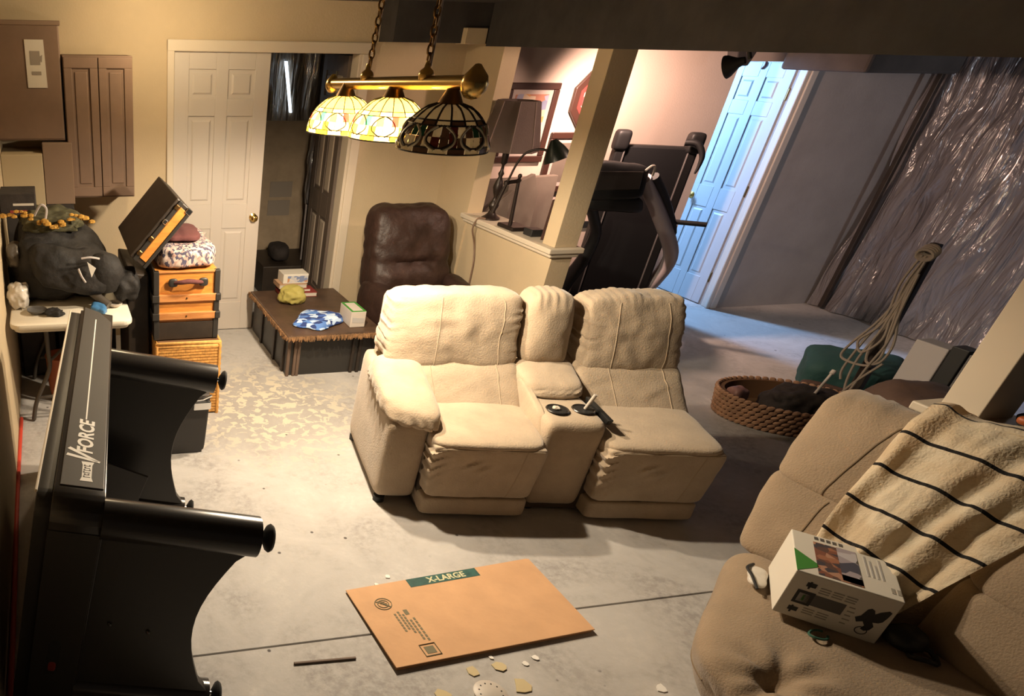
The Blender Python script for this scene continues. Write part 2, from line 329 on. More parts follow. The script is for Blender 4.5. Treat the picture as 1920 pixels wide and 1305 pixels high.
def lathe(bm, prof, mtx=Matrix(), seg=24, cap=True, scale=(1, 1)):
    rings = []
    for r, z in prof:
        rings.append([bm.verts.new(mtx @ Vector((r * scale[0] * math.cos(2 * PI * k / seg), r * scale[1] * math.sin(2 * PI * k / seg), z))) for k in range(seg)])
    for A, B in zip(rings, rings[1:]):
        for k in range(seg): bm.faces.new((A[k], A[(k + 1) % seg], B[(k + 1) % seg], B[k]))
    if cap:
        if prof[0][0] > 1e-6: bm.faces.new(rings[0][::-1])
        if prof[-1][0] > 1e-6: bm.faces.new(rings[-1])

def T(x, y, z): return Matrix.Translation((x, y, z))
def axes(o, x, y, z):
    x, y, z = Vector(x), Vector(y), Vector(z)
    return Matrix(((x.x, y.x, z.x, o[0]), (x.y, y.y, z.y, o[1]), (x.z, y.z, z.z, o[2]), (0, 0, 0, 1)))
def toz(o, d):
    q = Vector(d).to_track_quat('Z', 'Y'); return T(*o) @ q.to_matrix().to_4x4()

def prism(bm, outline, h, mtx=Matrix(), bevel=0.0):
    """outline in local xy, extruded by h along local z"""
    t = bmesh.new()
    a = [t.verts.new((x, y, 0)) for x, y in outline]; b = [t.verts.new((x, y, h)) for x, y in outline]
    n = len(a); t.faces.new(a[::-1]); t.faces.new(b)
    for i in range(n): t.faces.new((a[i], a[(i + 1) % n], b[(i + 1) % n], b[i]))
    bmesh.ops.recalc_face_normals(t, faces=t.faces)
    if bevel: bmesh.ops.bevel(t, geom=[e for e in t.edges], offset=bevel, segments=2, profile=0.5, affect='EDGES')
    merge(bm, t, mtx)

def cushion(bm, c8, n=14, k=7.0, puff=(0.0, 0.0, 0.0), wr=0.0, wf=7.0, disp=None, seed=0.0, wdisp=None):
    """stuffed pad filling the hexahedron c8; returns surf(u, v, w) in [-1,1]^3"""
    c8 = [Vector(p) for p in c8]
    def hexmap(x, y, z):
        a = (1 + x) / 2; b = (1 + y) / 2; c = (1 + z) / 2
        lo = (c8[0] * (1 - a) + c8[1] * a) * (1 - b) + (c8[3] * (1 - a) + c8[2] * a) * b
        hi = (c8[4] * (1 - a) + c8[5] * a) * (1 - b) + (c8[7] * (1 - a) + c8[6] * a) * b
        return lo * (1 - c) + hi * c
    cen = hexmap(0, 0, 0)
    def surf(x, y, z):
        m = max(abs(x), abs(y), abs(z)) or 1; x /= m; y /= m; z /= m
        r = (abs(x) ** k + abs(y) ** k + abs(z) ** k) ** (-1 / k)
        X, Y, Z = x * r, y * r, z * r
        bx, by, bz = 1 - X * X, 1 - Y * Y, 1 - Z * Z
        X2 = X * (1 + puff[0] * by * bz); Y2 = Y * (1 + puff[1] * bx * bz); Z2 = Z * (1 + puff[2] * bx * by)
        p = hexmap(X2, Y2, Z2); out = (p - cen).normalized()
        if wr: p = p + out * wr * (noise.noise(p * wf + Vector((seed, seed * 1.7, 0))) + 0.5 * noise.noise(p * wf * 2.6 + Vector((seed, 0, 3))))
        if disp: p = p + out * disp(X, Y, Z)
        if wdisp and Z > 0: p = p + Vector((0, 0, 1)) * wdisp(p)
        return p
    t = bmesh.new(); bmesh.ops.create_cube(t, size=2.0)
    bmesh.ops.subdivide_edges(t, edges=t.edges[:], cuts=n, use_grid_fill=True)
    for v in t.verts: v.co = surf(*v.co)
    merge(bm, t); return surf

def quadbox(x0, x1, y0, y1, z0, z1):
    return [(x0, y0, z0), (x1, y0, z0), (x1, y1, z0), (x0, y1, z0), (x0, y0, z1), (x1, y0, z1), (x1, y1, z1), (x0, y1, z1)]

def textbm(bm, body, size, mtx, depth=0.001, bold=0.0):
    cu = bpy.data.curves.new('t', 'FONT'); cu.body = body; cu.size = size; cu.extrude = depth; cu.align_x = 'CENTER'; cu.align_y = 'CENTER'
    cu.resolution_u = 3; cu.offset = bold
    o = bpy.data.objects.new('t', cu); COL.objects.link(o)
    dg = bpy.context.evaluated_depsgraph_get(); dg.update()
    me = bpy.data.meshes.new_from_object(o.evaluated_get(dg))
    t = bmesh.new(); t.from_mesh(me); merge(bm, t, mtx)
    bpy.data.objects.remove(o); bpy.data.curves.remove(cu); bpy.data.meshes.remove(me)

# ------------------------------------------------------------------ object helpers
def mw(o):
    m = Matrix.LocRotScale(o.location, o.rotation_euler, o.scale)
    return (mw(o.parent) @ o.matrix_parent_inverse @ m) if o.parent else m

def obj(name, bm, m, parent=None, smooth=False, local=False, label=None, kind=None):
    me = bpy.data.meshes.new(name); bm.to_mesh(me); bm.free()
    if smooth:
        me.polygons.foreach_set('use_smooth', [True] * len(me.polygons))
        try: me.set_sharp_from_angle(angle=math.radians(smooth if smooth is not True else 50))
        except Exception: pass
    me.materials.append(M[m] if isinstance(m, str) else m)
    o = bpy.data.objects.new(name, me); COL.objects.link(o)
    if parent:
        o.parent = parent
        if not local: o.matrix_parent_inverse = mw(parent).inverted()
    if label: o['label'] = label
    if kind: o['kind'] = kind
    return o

def thing(name, label, cat, loc, rotz=0.0, group=None):
    o = bpy.data.objects.new(name, None); COL.objects.link(o); o.location = loc; o.rotation_euler = (0, 0, rotz)
    o['label'] = label; o['category'] = cat
    if group: o['group'] = group
    return o
def tag(o, label, cat, group=None):
    o['label'] = label; o['category'] = cat
    if group: o['group'] = group
    return o
def struct(name, bm, m, label=None, smooth=False):
    o = obj(name, bm, m, smooth=smooth); o['kind'] = 'structure'
    if label: o['label'] = label
    return o
B = bmesh.new

# ================================================================== SETTING
# floor: two slabs with a saw-cut joint between them at y = 1.834
JY = 1.834
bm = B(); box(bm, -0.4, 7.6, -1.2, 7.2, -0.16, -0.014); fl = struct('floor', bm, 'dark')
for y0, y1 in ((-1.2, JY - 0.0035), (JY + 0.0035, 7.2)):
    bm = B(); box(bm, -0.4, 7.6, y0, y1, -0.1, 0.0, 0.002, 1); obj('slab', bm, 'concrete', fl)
bm = B(); box(bm, -0.42, 7.6, -1.2, 7.2, 2.31, 2.4); struct('ceiling', bm, 'ceil')
bm = B(); box(bm, -0.42, -0.30, -1.2, 5.4, 0, 2.31); struct('wall_left', bm, 'wall')
DX0, DX1, DZ = 0.89, 2.235, 2.005
bm = B()
for a in ((-0.42, DX0, 0, 2.31), (DX0, DX1, DZ, 2.31), (DX1, 3.17, 0, 2.31)): box(bm, a[0], a[1], 5.26, 5.38, a[2], a[3])
struct('wall_back', bm, 'wall')
bm = B()
for a in ((3.17, 5.29, 0, 2.31), (5.29, 5.96, 1.99, 2.31)): box(bm, a[0], a[1], 5.20, 5.32, a[2], a[3])
struct('wall_alcove', bm, 'pinkwall')
bm = B(); box(bm, 5.96, 7.2, 5.20, 5.32, 0, 2.31); struct('wall_grey', bm, 'greywall')
bm = B(); box(bm, 7.35, 7.45, -1.2, 5.4, 0, 2.31); struct('wall_right', bm, 'dark')
bm = B(); box(bm, 2.345, 3.03, 5.03, 5.26, 2.075, 2.31); box(bm, 3.22, 7.35, 4.98, 5.2, 2.085, 2.31); struct('trim_1', bm, 'beam', 'dark boxed soffit along the top of the rear walls')
bm = B(); box(bm, 3.0, 3.2, -1.0, 4.98, 2.06, 2.31); struct('trim_2', bm, 'beam', 'dark ceiling beam above the half walls')
bm = B(); box(bm, 2.84, 2.995, 4.98, 5.1, 2.07, 2.165, 0.004); struct('trim_3', bm, 'wall', 'short beige block under the beam end')
bm = B(); hexa(bm, [(4.95, 4.9, 1.965), (5.06, 4.9, 1.965), (5.06, 4.98, 1.965), (4.95, 4.98, 1.965), (4.82, 4.85, 2.30), (5.13, 4.85, 2.30), (5.13, 4.98, 2.30), (4.82, 4.98, 2.30)], 0.01); struct('trim_4', bm, 'beam', 'dark wedge hanging under the soffit left of the blue-lit door')
bm = B(); box(bm, 5.42, 6.2, 4.35, 4.98, 1.945, 2.30, 0.02); struct('trim_5', bm, 'ceil', 'low dark duct box in front of the grey wall')
# stub wall at the far end of the half wall, half walls, columns
bm = B(); box(bm, 3.03, 3.15, 4.80, 5.26, 0.0, 2.08); struct('wall_stub', bm, 'wall')
def half_wall(n, y0, y1):
    b = B(); box(b, 3.045, 3.185, y0, y1, 0, 0.96); hw = struct('wall_half_' + n, b, 'wall')
    b = B(); box(b, 2.995, 3.235, y0 - 0.03, y1 + 0.03, 0.968, 1.0, 0.006); obj('cap', b, 'trim', hw)
    b = B(); box(b, 3.015, 3.215, y0 - 0.018, y1 + 0.018, 0.942, 0.968, 0.008); obj('cap_moulding', b, 'trim', hw)
half_wall('far', 3.80, 4.80); half_wall('near', -0.6, 1.68)
for n, y0, y1 in (('far', 3.805, 3.925), ('near', 1.545, 1.66)):
    bm = B(); box(bm, 3.045, 3.20, y0, y1, 1.0, 2.07, 0.003); struct('column_' + n, bm, 'trim' if n == 'near' else 'wall')
# door casings
def casing(n, parts, m='trim', label=None):
    b = B()
    for p in parts: box(b, *p, 0.006)
    return struct('trim_' + n, b, m, label)
casing('6', [(DX0 - 0.045, DX0 + 0.005, 5.238, 5.262, 0, 2.07), (DX0 - 0.045, DX1 + 0.085, 5.236, 5.262, 2.0, 2.07), (DX1, DX1 + 0.07, 5.236, 5.262, 0, 2.0), (DX1 - 0.02, DX1 + 0.01, 5.25, 5.38, 0, 2.0)], 'trim', 'cream casing around the double doorway')
casing('7', [(5.96, 6.02, 5.178, 5.202, 0, 1.99), (5.925, 5.962, 5.19, 5.215, 0, 1.99), (5.945, 5.962, 5.215, 5.275, 0, 1.99)], 'white', 'white casing at the right of the blue-lit doorway')
bm = B(); box(bm, 2.33, 3.03, 5.245, 5.262, 0, 0.085, 0.004); struct('baseboard_back', bm, 'trim')

def panel_door(name, wd, h, th, mtx, m, mp=None, edge='trim', knob=None, hinges=False):
    """six-panel leaf in local x (width), y (thickness), z; panels raised on both faces"""
    b = B(); box(b, 0, wd, 0.008, th - 0.008, 0, h, 0.002, 1, mtx); d = struct(name, b, m)
    st = wd * 0.155; mid = wd * 0.13; pw = (wd - 2 * st - mid) / 2
    rows = [(0.115 * h, 0.41 * h), (0.50 * h, 0.80 * h), (0.855 * h, 0.945 * h)]
    b = B()
    for y0, y1 in ((0.0, 0.009), (th - 0.009, th)):
        for a, c in ((0, st), (st + pw, st + pw + mid), (wd - st, wd)): box(b, a, c, y0, y1, 0, h, 0.002, 1, mtx)
        zz = 0
        for z0, z1 in rows + [(h, h)]:
            for a in (st, st + pw + mid): box(b, a, a + pw, y0, y1, zz, z0, 0.002, 1, mtx)
            zz = z1
    obj('stiles_and_rails', b, m, d)
    for z0, z1 in rows:
        for a in (st, st + pw + mid):
            b = B(); g = 0.02
            for y0, y1, s in ((0.001, 0.011, 1), (th - 0.011, th - 0.001, -1)):
                ya, yb = (y1, y0) if s > 0 else (y0, y1)
                o = [(a + g, z0 + g), (a + pw - g, z0 + g), (a + pw - g, z1 - g), (a + g, z1 - g)]
                i = [(a + g + .018, z0 + g + .018), (a + pw - g - .018, z0 + g + .018), (a + pw - g - .018, z1 - g - .018), (a + g + .018, z1 - g - .018)]
                hexa(b, [mtx @ Vector(p) for p in [(x, ya, z) for x, z in o] + [(x, yb, z) for x, z in i]])
            obj('panel', b, mp or m, d)
    if knob:
        for s, y in ((-1, 0.0), (1, th)):
            b = B(); q = mtx @ T(knob[0], y, knob[1]) @ Matrix.Rotation(s * -PI / 2, 4, 'X')
            lathe(b, [(0.030, 0), (0.030, 0.004), (0.012, 0.010), (0.011, 0.028), (0.022, 0.036), (0.028, 0.048), (0.022, 0.060), (0.008, 0.064), (0, 0.064)], q, 16)
            obj('door_knob', b, 'brass', d, smooth=True)
    if hinges:
        for z in (0.25, 1.0, 1.75):
            b = B(); box(b, wd - 0.008, wd + 0.012, 0.002, 0.03, z - 0.045, z + 0.045, 0.003, 1, mtx); obj('hinge', b, 'oldbrass', d)
    return d
panel_door('door_1', 0.68, 2.0, 0.036, T(0.895, 5.262, 0.006), 'white', knob=(0.628, 0.90))
panel_door('door_2', 0.655, 1.98, 0.036, axes((2.235, 5.392, 0.008), (0.085, 0.996, 0), (-0.996, 0.085, 0), (0, 0, 1)) @ Matrix.Scale(-1, 4, (0, 1, 0)) @ T(0, -0.036, 0), 'doorshaded', 'mouldlit')
panel_door('door_3', 0.56, 1.97, 0.036, axes((5.95, 5.875, 0.01), (0.0, -1, 0), (1, 0, 0), (0, 0, 1)), 'doorblue', knob=(0.045, 0.88), hinges=True)
bm = B(); tube(bm, [(5.946, 5.60, 1.985), (5.942, 5.595, 1.955), (5.942, 5.615, 1.93)], 0.008); tag(obj('red_ribbon', bm, 'maroon'), 'small dark red ribbon hanging at the top edge of the blue-lit door', 'ribbon')

# storage room behind the double doorway
bm = B(); box(bm, 0.3, 3.3, 6.75, 6.85, 0, 2.31); struct('wall_storage_back', bm, 'darkwall')
bm = B(); box(bm, 0.3, 0.4, 5.38, 6.75, 0, 2.31); struct('wall_storage_left', bm, 'darkwall')
bm = B(); box(bm, 3.2, 3.3, 5.38, 6.75, 0, 2.31); struct('wall_storage_right', bm, 'darkwall')
# daylit room behind the blue-lit door
bm = B()
for a in ((3.3, 4.68, 0, 2.31), (5.3, 6.5, 0, 2.31), (4.68, 5.3, 0, 0.85), (4.68, 5.3, 2.0, 2.31)): box(bm, a[0], a[1], 6.85, 6.95, a[2], a[3])
struct('wall_entry_back', bm, 'white')
bm = B(); box(bm, 6.3, 6.4, 5.32, 6.85, 0, 2.31); struct('wall_entry_right', bm, 'white')
bm = B()
for p in ((4.64, 4.70, 6.83, 6.95, 0.81, 2.04), (5.28, 5.34, 6.83, 6.95, 0.81, 2.04), (4.70, 5.28, 6.83, 6.95, 0.81, 0.87), (4.70, 5.28, 6.83, 6.95, 1.98, 2.04), (4.70, 5.28, 6.86, 6.92, 1.41, 1.45)): box(bm, *p, 0.004)
wn = struct('window_1', bm, 'white'); bm = B(); box(bm, 4.70, 5.28, 6.90, 6.915, 0.87, 1.98); obj('pane', bm, 'skywin', wn)

def sheet_mesh(fn, nu, nv, th=0.0):
    b = B(); g = [[b.verts.new(fn(i / nu, j / nv)) for j in range(nv + 1)] for i in range(nu + 1)]
    uvl = b.loops.layers.uv.new('UVMap')
    for i in range(nu):
        for j in range(nv):
            f = b.faces.new((g[i][j], g[i + 1][j], g[i + 1][j + 1], g[i][j + 1]))
            for l, (a, c) in zip(f.loops, ((i, j), (i + 1, j), (i + 1, j + 1), (i, j + 1))): l[uvl].uv = (a / nu, c / nv)
    if th:
        r = bmesh.ops.solidify(b, geom=b.faces[:], thickness=th)
    return b
# big plastic sheet hung along the right side
def sh1(u, v):
    y = 5.17 - u * 5.2; z = 2.29 * v + 0.01
    f = 0.05 * noise.noise(Vector((y * 3.5, z * 0.5, 0))) + 0.045 * noise.noise(Vector((y * 8 + z * 1.2, z * 0.9, 4))) + 0.014 * noise.noise(Vector((y * 26, z * 2.5, 9)))
    fl = 0.10 * (1 - v) ** 3
    return Vector((7.13 + f * 1.2 - fl + 0.03 * noise.noise(Vector((y * 2, z * 2.4, 7))), y + 0.05 * noise.noise(Vector((y * 2, z * 3, 2))), z))
tag(obj('plastic_sheet', sheet_mesh(sh1, 300, 46), 'sheet', smooth=True), 'large wrinkled translucent plastic sheet hung from ceiling to floor at the right', 'plastic sheet', 'hanging plastic sheets')
def sh2(u, v):
    x = 5.75 + 1.25 * u; x0 = 5.75 + u * 1.1
    y = 2.75 - 0.55 * u + 0.0; z = 0.5 + 1.78 * v
    f = 0.06 * noise.noise(Vector((x * 4, z * 0.6, 10))) + 0.035 * noise.noise(Vector((x * 12, z * 1.1, 14))) + 0.012 * noise.noise(Vector((x * 28, z * 3, 1)))
    return Vector((x, y + f, z + 0.12 * noise.noise(Vector((x * 3, 0, 2))) * (1 - v)))
tag(obj('plastic_sheet', sheet_mesh(sh2, 110, 40), 'sheet', smooth=True), 'shorter crumpled plastic sheet hanging in front of the large one, behind the near column', 'plastic sheet', 'hanging plastic sheets')
bm = B(); box(bm, 6.995, 7.03, 5.02, 5.06, 0.02, 1.98, 0.004); tag(obj('upright_post', bm, 'darkbrown'), 'dark wooden post standing at the corner of the grey wall and the plastic sheet', 'post')
# storage room contents
def sh3(u, v):
    x = 1.75 + 0.95 * u; z = 1.45 + 0.86 * v
    return Vector((x, 6.62 + 0.05 * noise.noise(Vector((x * 7, z * 1.2, 2))) + 0.03 * noise.noise(Vector((x * 18, z * 2, 5))), z))
ps = obj('plastic_sheet', sheet_mesh(sh3, 60, 20), 'sheet2', smooth=True); tag(ps, 'creased dark plastic sheet across the top of the storage room beyond the double doors', 'plastic sheet', 'hanging plastic sheets')
bm = B(); hexa(bm, [(2.175, 6.56, 1.52), (2.195, 6.56, 1.52), (2.195, 6.58, 1.52), (2.175, 6.58, 1.52), (2.09, 6.56, 1.92), (2.115, 6.56, 1.92), (2.115, 6.58, 1.92), (2.09, 6.58, 1.92)]); obj('daylight_gap', bm, 'slit', ps, label='narrow bright slit of daylight')
bm = B(); tube(bm, [(2.334, 6.3, 0.25), (2.331, 6.3, 0.80)], 0.010); tag(obj('pale_pole', bm, 'foam'), 'thin pale pole standing in the storage room beside the open dark door leaf', 'pole')
bm = B(); cushion(bm, [(2.30, 6.25, 0.78), (2.38, 6.25, 0.78), (2.38, 6.33, 0.78), (2.30, 6.33, 0.78), (2.31, 6.25, 1.45), (2.45, 6.25, 1.45), (2.45, 6.35, 1.45), (2.31, 6.35, 1.45)], 10, 4, wr=0.035, wf=9); tag(obj('hanging_bag', bm, 'sheet', smooth=True), 'long grey plastic bag hanging in the storage room', 'bag')
for q, (x0, x1, z0, z1) in enumerate(((2.105, 2.33, 0.762, 0.905), (2.095, 2.32, 0.588, 0.731))):
    bm = B(); box(bm, x0, x1, 6.744, 6.75, z0, z1); tag(obj('paper_sheet', bm, 'paperdark'), ('upper' if q == 0 else 'lower') + ' faded paper sheet pinned on the storage room wall', 'paper', 'papers on the storage room wall')
bm = B(); box(bm, 1.9, 2.5, 6.1, 6.7, 0.0, 0.27, 0.01); tag(obj('storage_chest', bm, 'darkbrown'), 'low dark chest on the storage room floor', 'chest')
bm = B(); cushion(bm, quadbox(2.02, 2.2, 6.2, 6.5, 0.27, 0.42), 8, 3, wr=0.02); tag(obj('cloth_heap', bm, 'darkcloth', smooth=True), 'dark heap of cloth on the chest in the storage room', 'cloth')

# ================================================================== LOVESEAT
S = thing('reclining_loveseat', 'beige suede reclining loveseat with a cup holder console in the middle of the floor', 'sofa', (1.722, 2.546, 0), math.atan2(-0.194, 0.981))
def so(name, b, m, parent=None, **k):
    p = parent or S
    o = obj(name, b, m, p, smooth=k.pop('smooth', True), local=True, **k); return o
def gath(x0, amp, fr, side):     # pleats fanning from an edge
    return lambda X, Y, Z: amp * math.sin(X * fr + 2.2 * noise.noise(Vector((X * 3, Z * 2, 1)))) * max(0.0, side * Z - 0.35) ** 1.5
bm = B(); box(bm, 0.0, 1.39, 0.10, 0.86, 0.012, 0.36, 0.01); so('base_frame', bm, 'seamdark', smooth=False)
def seam(parent, surf, uvw, r=0.0028, m='piping', name='seam'):
    pts = [surf(*p) for p in uvw]; b = B(); tube(b, pts, r, 6); so(name, b, m, parent)
def line3(a, b, n=16): return [tuple(a[i] + (b[i] - a[i]) * k / n for i in range(3)) for k in range(n + 1)]
def pleat(cx, cz, ang, ln, wd, amp):   # one soft crease on the front face
    ca, sa = math.cos(ang), math.sin(ang)
    def f(X, Z):
        dx, dz = X - cx, Z - cz; a = dx * ca + dz * sa; b_ = -dx * sa + dz * ca
        return amp * math.exp(-(a / ln) ** 2) * (math.exp(-(b_ / wd) ** 2) - 0.8 * math.exp(-((b_ - 1.6 * wd) / wd) ** 2))
    return f
def creases(lst, extra=None):
    fs = [pleat(*a) for a in lst]
    def f(X, Y, Z):
        d = sum(g(X, Z) for g in fs) * (1 if Y < 0.2 else 0)
        return d + (extra(X, Y, Z) if extra else 0)
    return f
def seat_unit(x0, x1, sd, wide=0.0):
    bm = B(); s = cushion(bm, [(x0, 0.02, 0.30), (x1, 0.02, 0.30), (x1 + 0.01, 0.66, 0.36), (x0, 0.66, 0.36), (x0 - .005, -0.012, 0.452), (x1 + .005, -0.012, 0.445), (x1 + 0.015, 0.66, 0.49), (x0 - .005, 0.66, 0.49)], 22, 9, (0.02, 0.02, 0.16), 0.008, 5, seed=sd)
    st = so('seat_cushion', bm, 'suede')
    w_ = x1 - x0
    rnd = random.Random(int(sd * 10))
    cr = [(-0.95 + 0.05 * k, 0.70 - 0.26 * k, 0.75 + 0.10 * k, 0.30, 0.055, 0.013) for k in range(6)] + [(-0.25, 0.35, 0.9, 0.22, 0.07, 0.012), (-0.05, 0.2, 1.0, 0.2, 0.06, 0.010), (0.2, -0.1, 1.1, 0.3, 0.1, 0.005)]
    bm = B(); f = cushion(bm, [(x0 + .004, 0.012, 0.122), (x1 - .004, 0.012, 0.122), (x1, 0.2, 0.122), (x0, 0.2, 0.122), (x0 - .006, -0.014, 0.43), (x1 + .01, -0.014, 0.425), (x1 + .006, 0.2, 0.43), (x0, 0.2, 0.43)], 30, 14, (0.01, 0.05, 0.0), 0.004, 6, creases(cr), sd + 3)
    fp = so('footrest_pad', bm, 'suede')
    seam(fp, f, line3((-0.985, -1, 0.93), (0.985, -1, 0.93)))
    seam(fp, f, line3((0.62, -1, 0.9), (0.55, -1, -0.95)))
    bm = B(); cushion(bm, [(x0 - .004, 0.006, 0.022), (x1 - .010, 0.006, 0.022), (x1, 0.18, 0.022), (x0, 0.18, 0.022), (x0 + .006, 0.014, 0.118), (x1 - .006, 0.014, 0.118), (x1, 0.19, 0.118), (x0, 0.19, 0.118)], 14, 12, (0, 0.04, 0), 0.003, 6, seed=sd); so('kick_panel', bm, 'suede')
seat_unit(0.0, 0.535, 1.3); seat_unit(0.832, 1.385, 5.1)
def back_unit(x0, x1, xb0, xb1, sd, low_x0=None):
    lx0 = x0 if low_x0 is None else low_x0
    cr2 = [(-0.7 + 0.22 * k, 0.15 - 0.05 * k, 0.85, 0.35, 0.07, 0.006) for k in range(4)] if sd < 2 else [(-0.6 + 0.2 * k, 0.1, 0.7, 0.4, 0.08, 0.009) for k in range(6)]
    bm = B(); s = cushion(bm, [(lx0, 0.30, 0.42), (xb1, 0.30, 0.42), (xb1, 0.78, 0.42), (lx0, 0.78, 0.42), (lx0 - .01, 0.56, 0.645), (x1, 0.56, 0.645), (x1, 0.82, 0.645), (lx0 - .01, 0.82, 0.645)], 24, 9, (0.0, 0.06, 0.06), 0.008, 7, creases(cr2), sd)
    lo = so('lumbar_cushion', bm, 'suede')
    for u in (-0.42, 0.62): seam(lo, s, line3((u, -1, -0.9), (u, -1, 0.9)))
    rnd = random.Random(int(sd * 7))
    def d(X, Y, Z):
        t = max(0.0, Z - 0.45) ** 1.4
        a = 0.012 * math.sin(X * 44 + 7 * noise.noise(Vector((X * 4, Z * 3, sd)))) * t * t * (1.3 if sd > 2 else 0.3)
        e = max(0.0, abs(X) - 0.62)
        return a + 0.030 * e * math.sin(Z * 24 + 6 * noise.noise(Vector((X * 3, Z * 4, sd + 2)))) * max(0.0, 0.3 + 0.9 * noise.noise(Vector((Z * 2.5, X, sd * 3))))
    bm = B(); s = cushion(bm, [(x0, 0.515, 0.595), (x1, 0.525, 0.595), (x1, 0.80, 0.62), (x0, 0.80, 0.62), (x0 + .03, 0.675, 0.945), (x1 - .0, 0.685, 0.955), (x1, 0.86, 0.955), (x0 + .03, 0.86, 0.945)], 40, 9.5, (0.015, 0.17, 0.05), 0.014, 6.5, d, sd + 1)
    hi = so('headrest_cushion', bm, 'suede')
    for u in ((-0.28, 0.68) if sd < 2 else (-0.42, 0.62)): seam(hi, s, line3((u, -1, -0.86), (u + 0.03, -1, 0.94), 24), 0.0026)
    bm = B(); box(bm, x0 + 0.03, x1 - 0.02, 0.76, 0.88, 0.10, 0.90, 0.02); so('back_panel', bm, 'suede', smooth=False)
back_unit(-0.155, 0.558, -0.02, 0.565, 1.1, -0.10); back_unit(0.868, 1.412, 0.84, 1.42, 3.3)
# outer arm with a padded top
bm = B(); cushion(bm, [(-0.205, 0.115, 0.03), (0.0, 0.115, 0.03), (0.0, 0.86, 0.03), (-0.205, 0.86, 0.03), (-0.205, 0.105, 0.50), (0.004, 0.105, 0.515), (0.01, 0.86, 0.60), (-0.19, 0.86, 0.59)], 18, 11, (0.03, 0.02, 0.0), 0.004, 5, seed=8); arm = so('armrest', bm, 'suede')
cr = [(-0.7 + 0.16 * k, 0.2 - 0.1 * k, 1.1, 0.3, 0.05, 0.010) for k in range(9)]
def armd(X, Y, Z):
    return 0.006 * math.sin(X * 15 + Y * 26 + 2 * noise.noise(Vector((X, Y * 3, Z)))) * max(0.0, 0.35 - Z) * 1.3
bm = B(); cushion(bm, [(-0.228, 0.10, 0.475), (0.045, 0.055, 0.44), (0.05, 0.70, 0.53), (-0.22, 0.70, 0.52), (-0.215, 0.19, 0.575), (0.045, 0.085, 0.545), (0.04, 0.64, 0.655), (-0.205, 0.60, 0.65)], 26, 5, (0.06, 0.05, 0.22), 0.008, 8, armd, 9); so('arm_pad', bm, 'suede', arm)
bm = B(); box(bm, 0.005, 0.04, 0.095, 0.16, 0.40, 0.455, 0.012); so('arm_bracket', bm, 'seamdark', arm, smooth=False)
# console
bm = B(); cushion(bm, [(0.552, 0.085, 0.03), (0.826, 0.085, 0.03), (0.826, 0.62, 0.03), (0.552, 0.62, 0.03), (0.545, 0.075, 0.525), (0.835, 0.075, 0.525), (0.835, 0.62, 0.54), (0.545, 0.62, 0.54)], 18, 12, (0.01, 0.02, 0.01), 0.003, 5, seed=4); con = so('console', bm, 'suede')
bm = B(); cushion(bm, [(0.54, 0.08, 0.36), (0.565, 0.08, 0.36), (0.565, 0.5, 0.36), (0.54, 0.5, 0.36), (0.535, 0.20, 0.53), (0.57, 0.16, 0.53), (0.57, 0.5, 0.60), (0.535, 0.5, 0.60)], 12, 6, (0.3, 0, 0), 0.003); so('console_side', bm, 'suede', con)
for cx, cy in ((0.635, 0.205), (0.765, 0.212)):
    bm = B(); lathe(bm, [(0.040, -0.035), (0.043, -0.03), (0.045, 0.003), (0.052, 0.007), (0.055, 0.003), (0.052, 0.0)], T(cx, cy, 0.533), 28, cap=False)
    lathe(bm, [(0.0, -0.034), (0.041, -0.034)], T(cx, cy, 0.533), 28, cap=False); cup = so('cup_holder', bm, 'blackgloss', con)
    bm = B(); lathe(bm, [(0.0, 0.0025), (0.043, 0.0025)], T(cx, cy, 0.533), 24, cap=False); so('cup_well', bm, 'ink', con)
bm = B(); hexa(bm, [(0.840, 0.12, 0.50), (0.858, 0.12, 0.50), (0.858, 0.34, 0.50), (0.840, 0.34, 0.50), (0.832, 0.10, 0.533), (0.860, 0.10, 0.533), (0.858, 0.34, 0.545), (0.835, 0.34, 0.545)], 0.004); so('tray_slot', bm, 'ink', con)
cr = [(-0.5 + 0.3 * k, 0.0, 0.8, 0.3, 0.09, 0.008) for k in range(5)]
bm = B(); cushion(bm, [(0.548, 0.30, 0.53), (0.832, 0.315, 0.53), (0.845, 0.64, 0.53), (0.545, 0.64, 0.53), (0.552, 0.37, 0.605), (0.83, 0.38, 0.60), (0.86, 0.64, 0.64), (0.54, 0.64, 0.64)], 22, 5, (0.05, 0.08, 0.22), 0.010, 7, creases(cr), 6); so('console_lid', bm, 'suede', con)
def pild(X, Y, Z):
    return 0.009 * math.sin(X * 19 + 5 * noise.noise(Vector((X * 2, Z * 2, 5)))) * max(0.0, Z - 0.5) ** 1.2
bm = B(); cushion(bm, [(0.575, 0.55, 0.60), (0.825, 0.555, 0.60), (0.825, 0.80, 0.62), (0.575, 0.80, 0.62), (0.585, 0.66, 0.965), (0.83, 0.665, 0.96), (0.83, 0.85, 0.96), (0.585, 0.85, 0.965)], 26, 5.5, (0.06, 0.25, 0.06), 0.008, 6, pild, 14); so('console_headrest', bm, 'suede')
for x, y in ((-0.17, 0.16), (0.60, 0.14), (1.34, 0.16), (-0.17, 0.80), (1.34, 0.80)):
    bm = B(); lathe(bm, [(0.03, 0), (0.03, 0.03)], T(x, y, 0), 10); so('foot', bm, 'rubber')
Sm = Matrix.LocRotScale(S.location, S.rotation_euler, S.scale)
bm = B(); tube(bm, [Sm @ Vector((0.775, 0.215, 0.537)), Sm @ Vector((0.795, 0.205, 0.62))], 0.009, 8); tag(obj('white_marker', bm, 'white', smooth=True), 'white marker pen standing in the right cup holder of the loveseat console', 'marker')
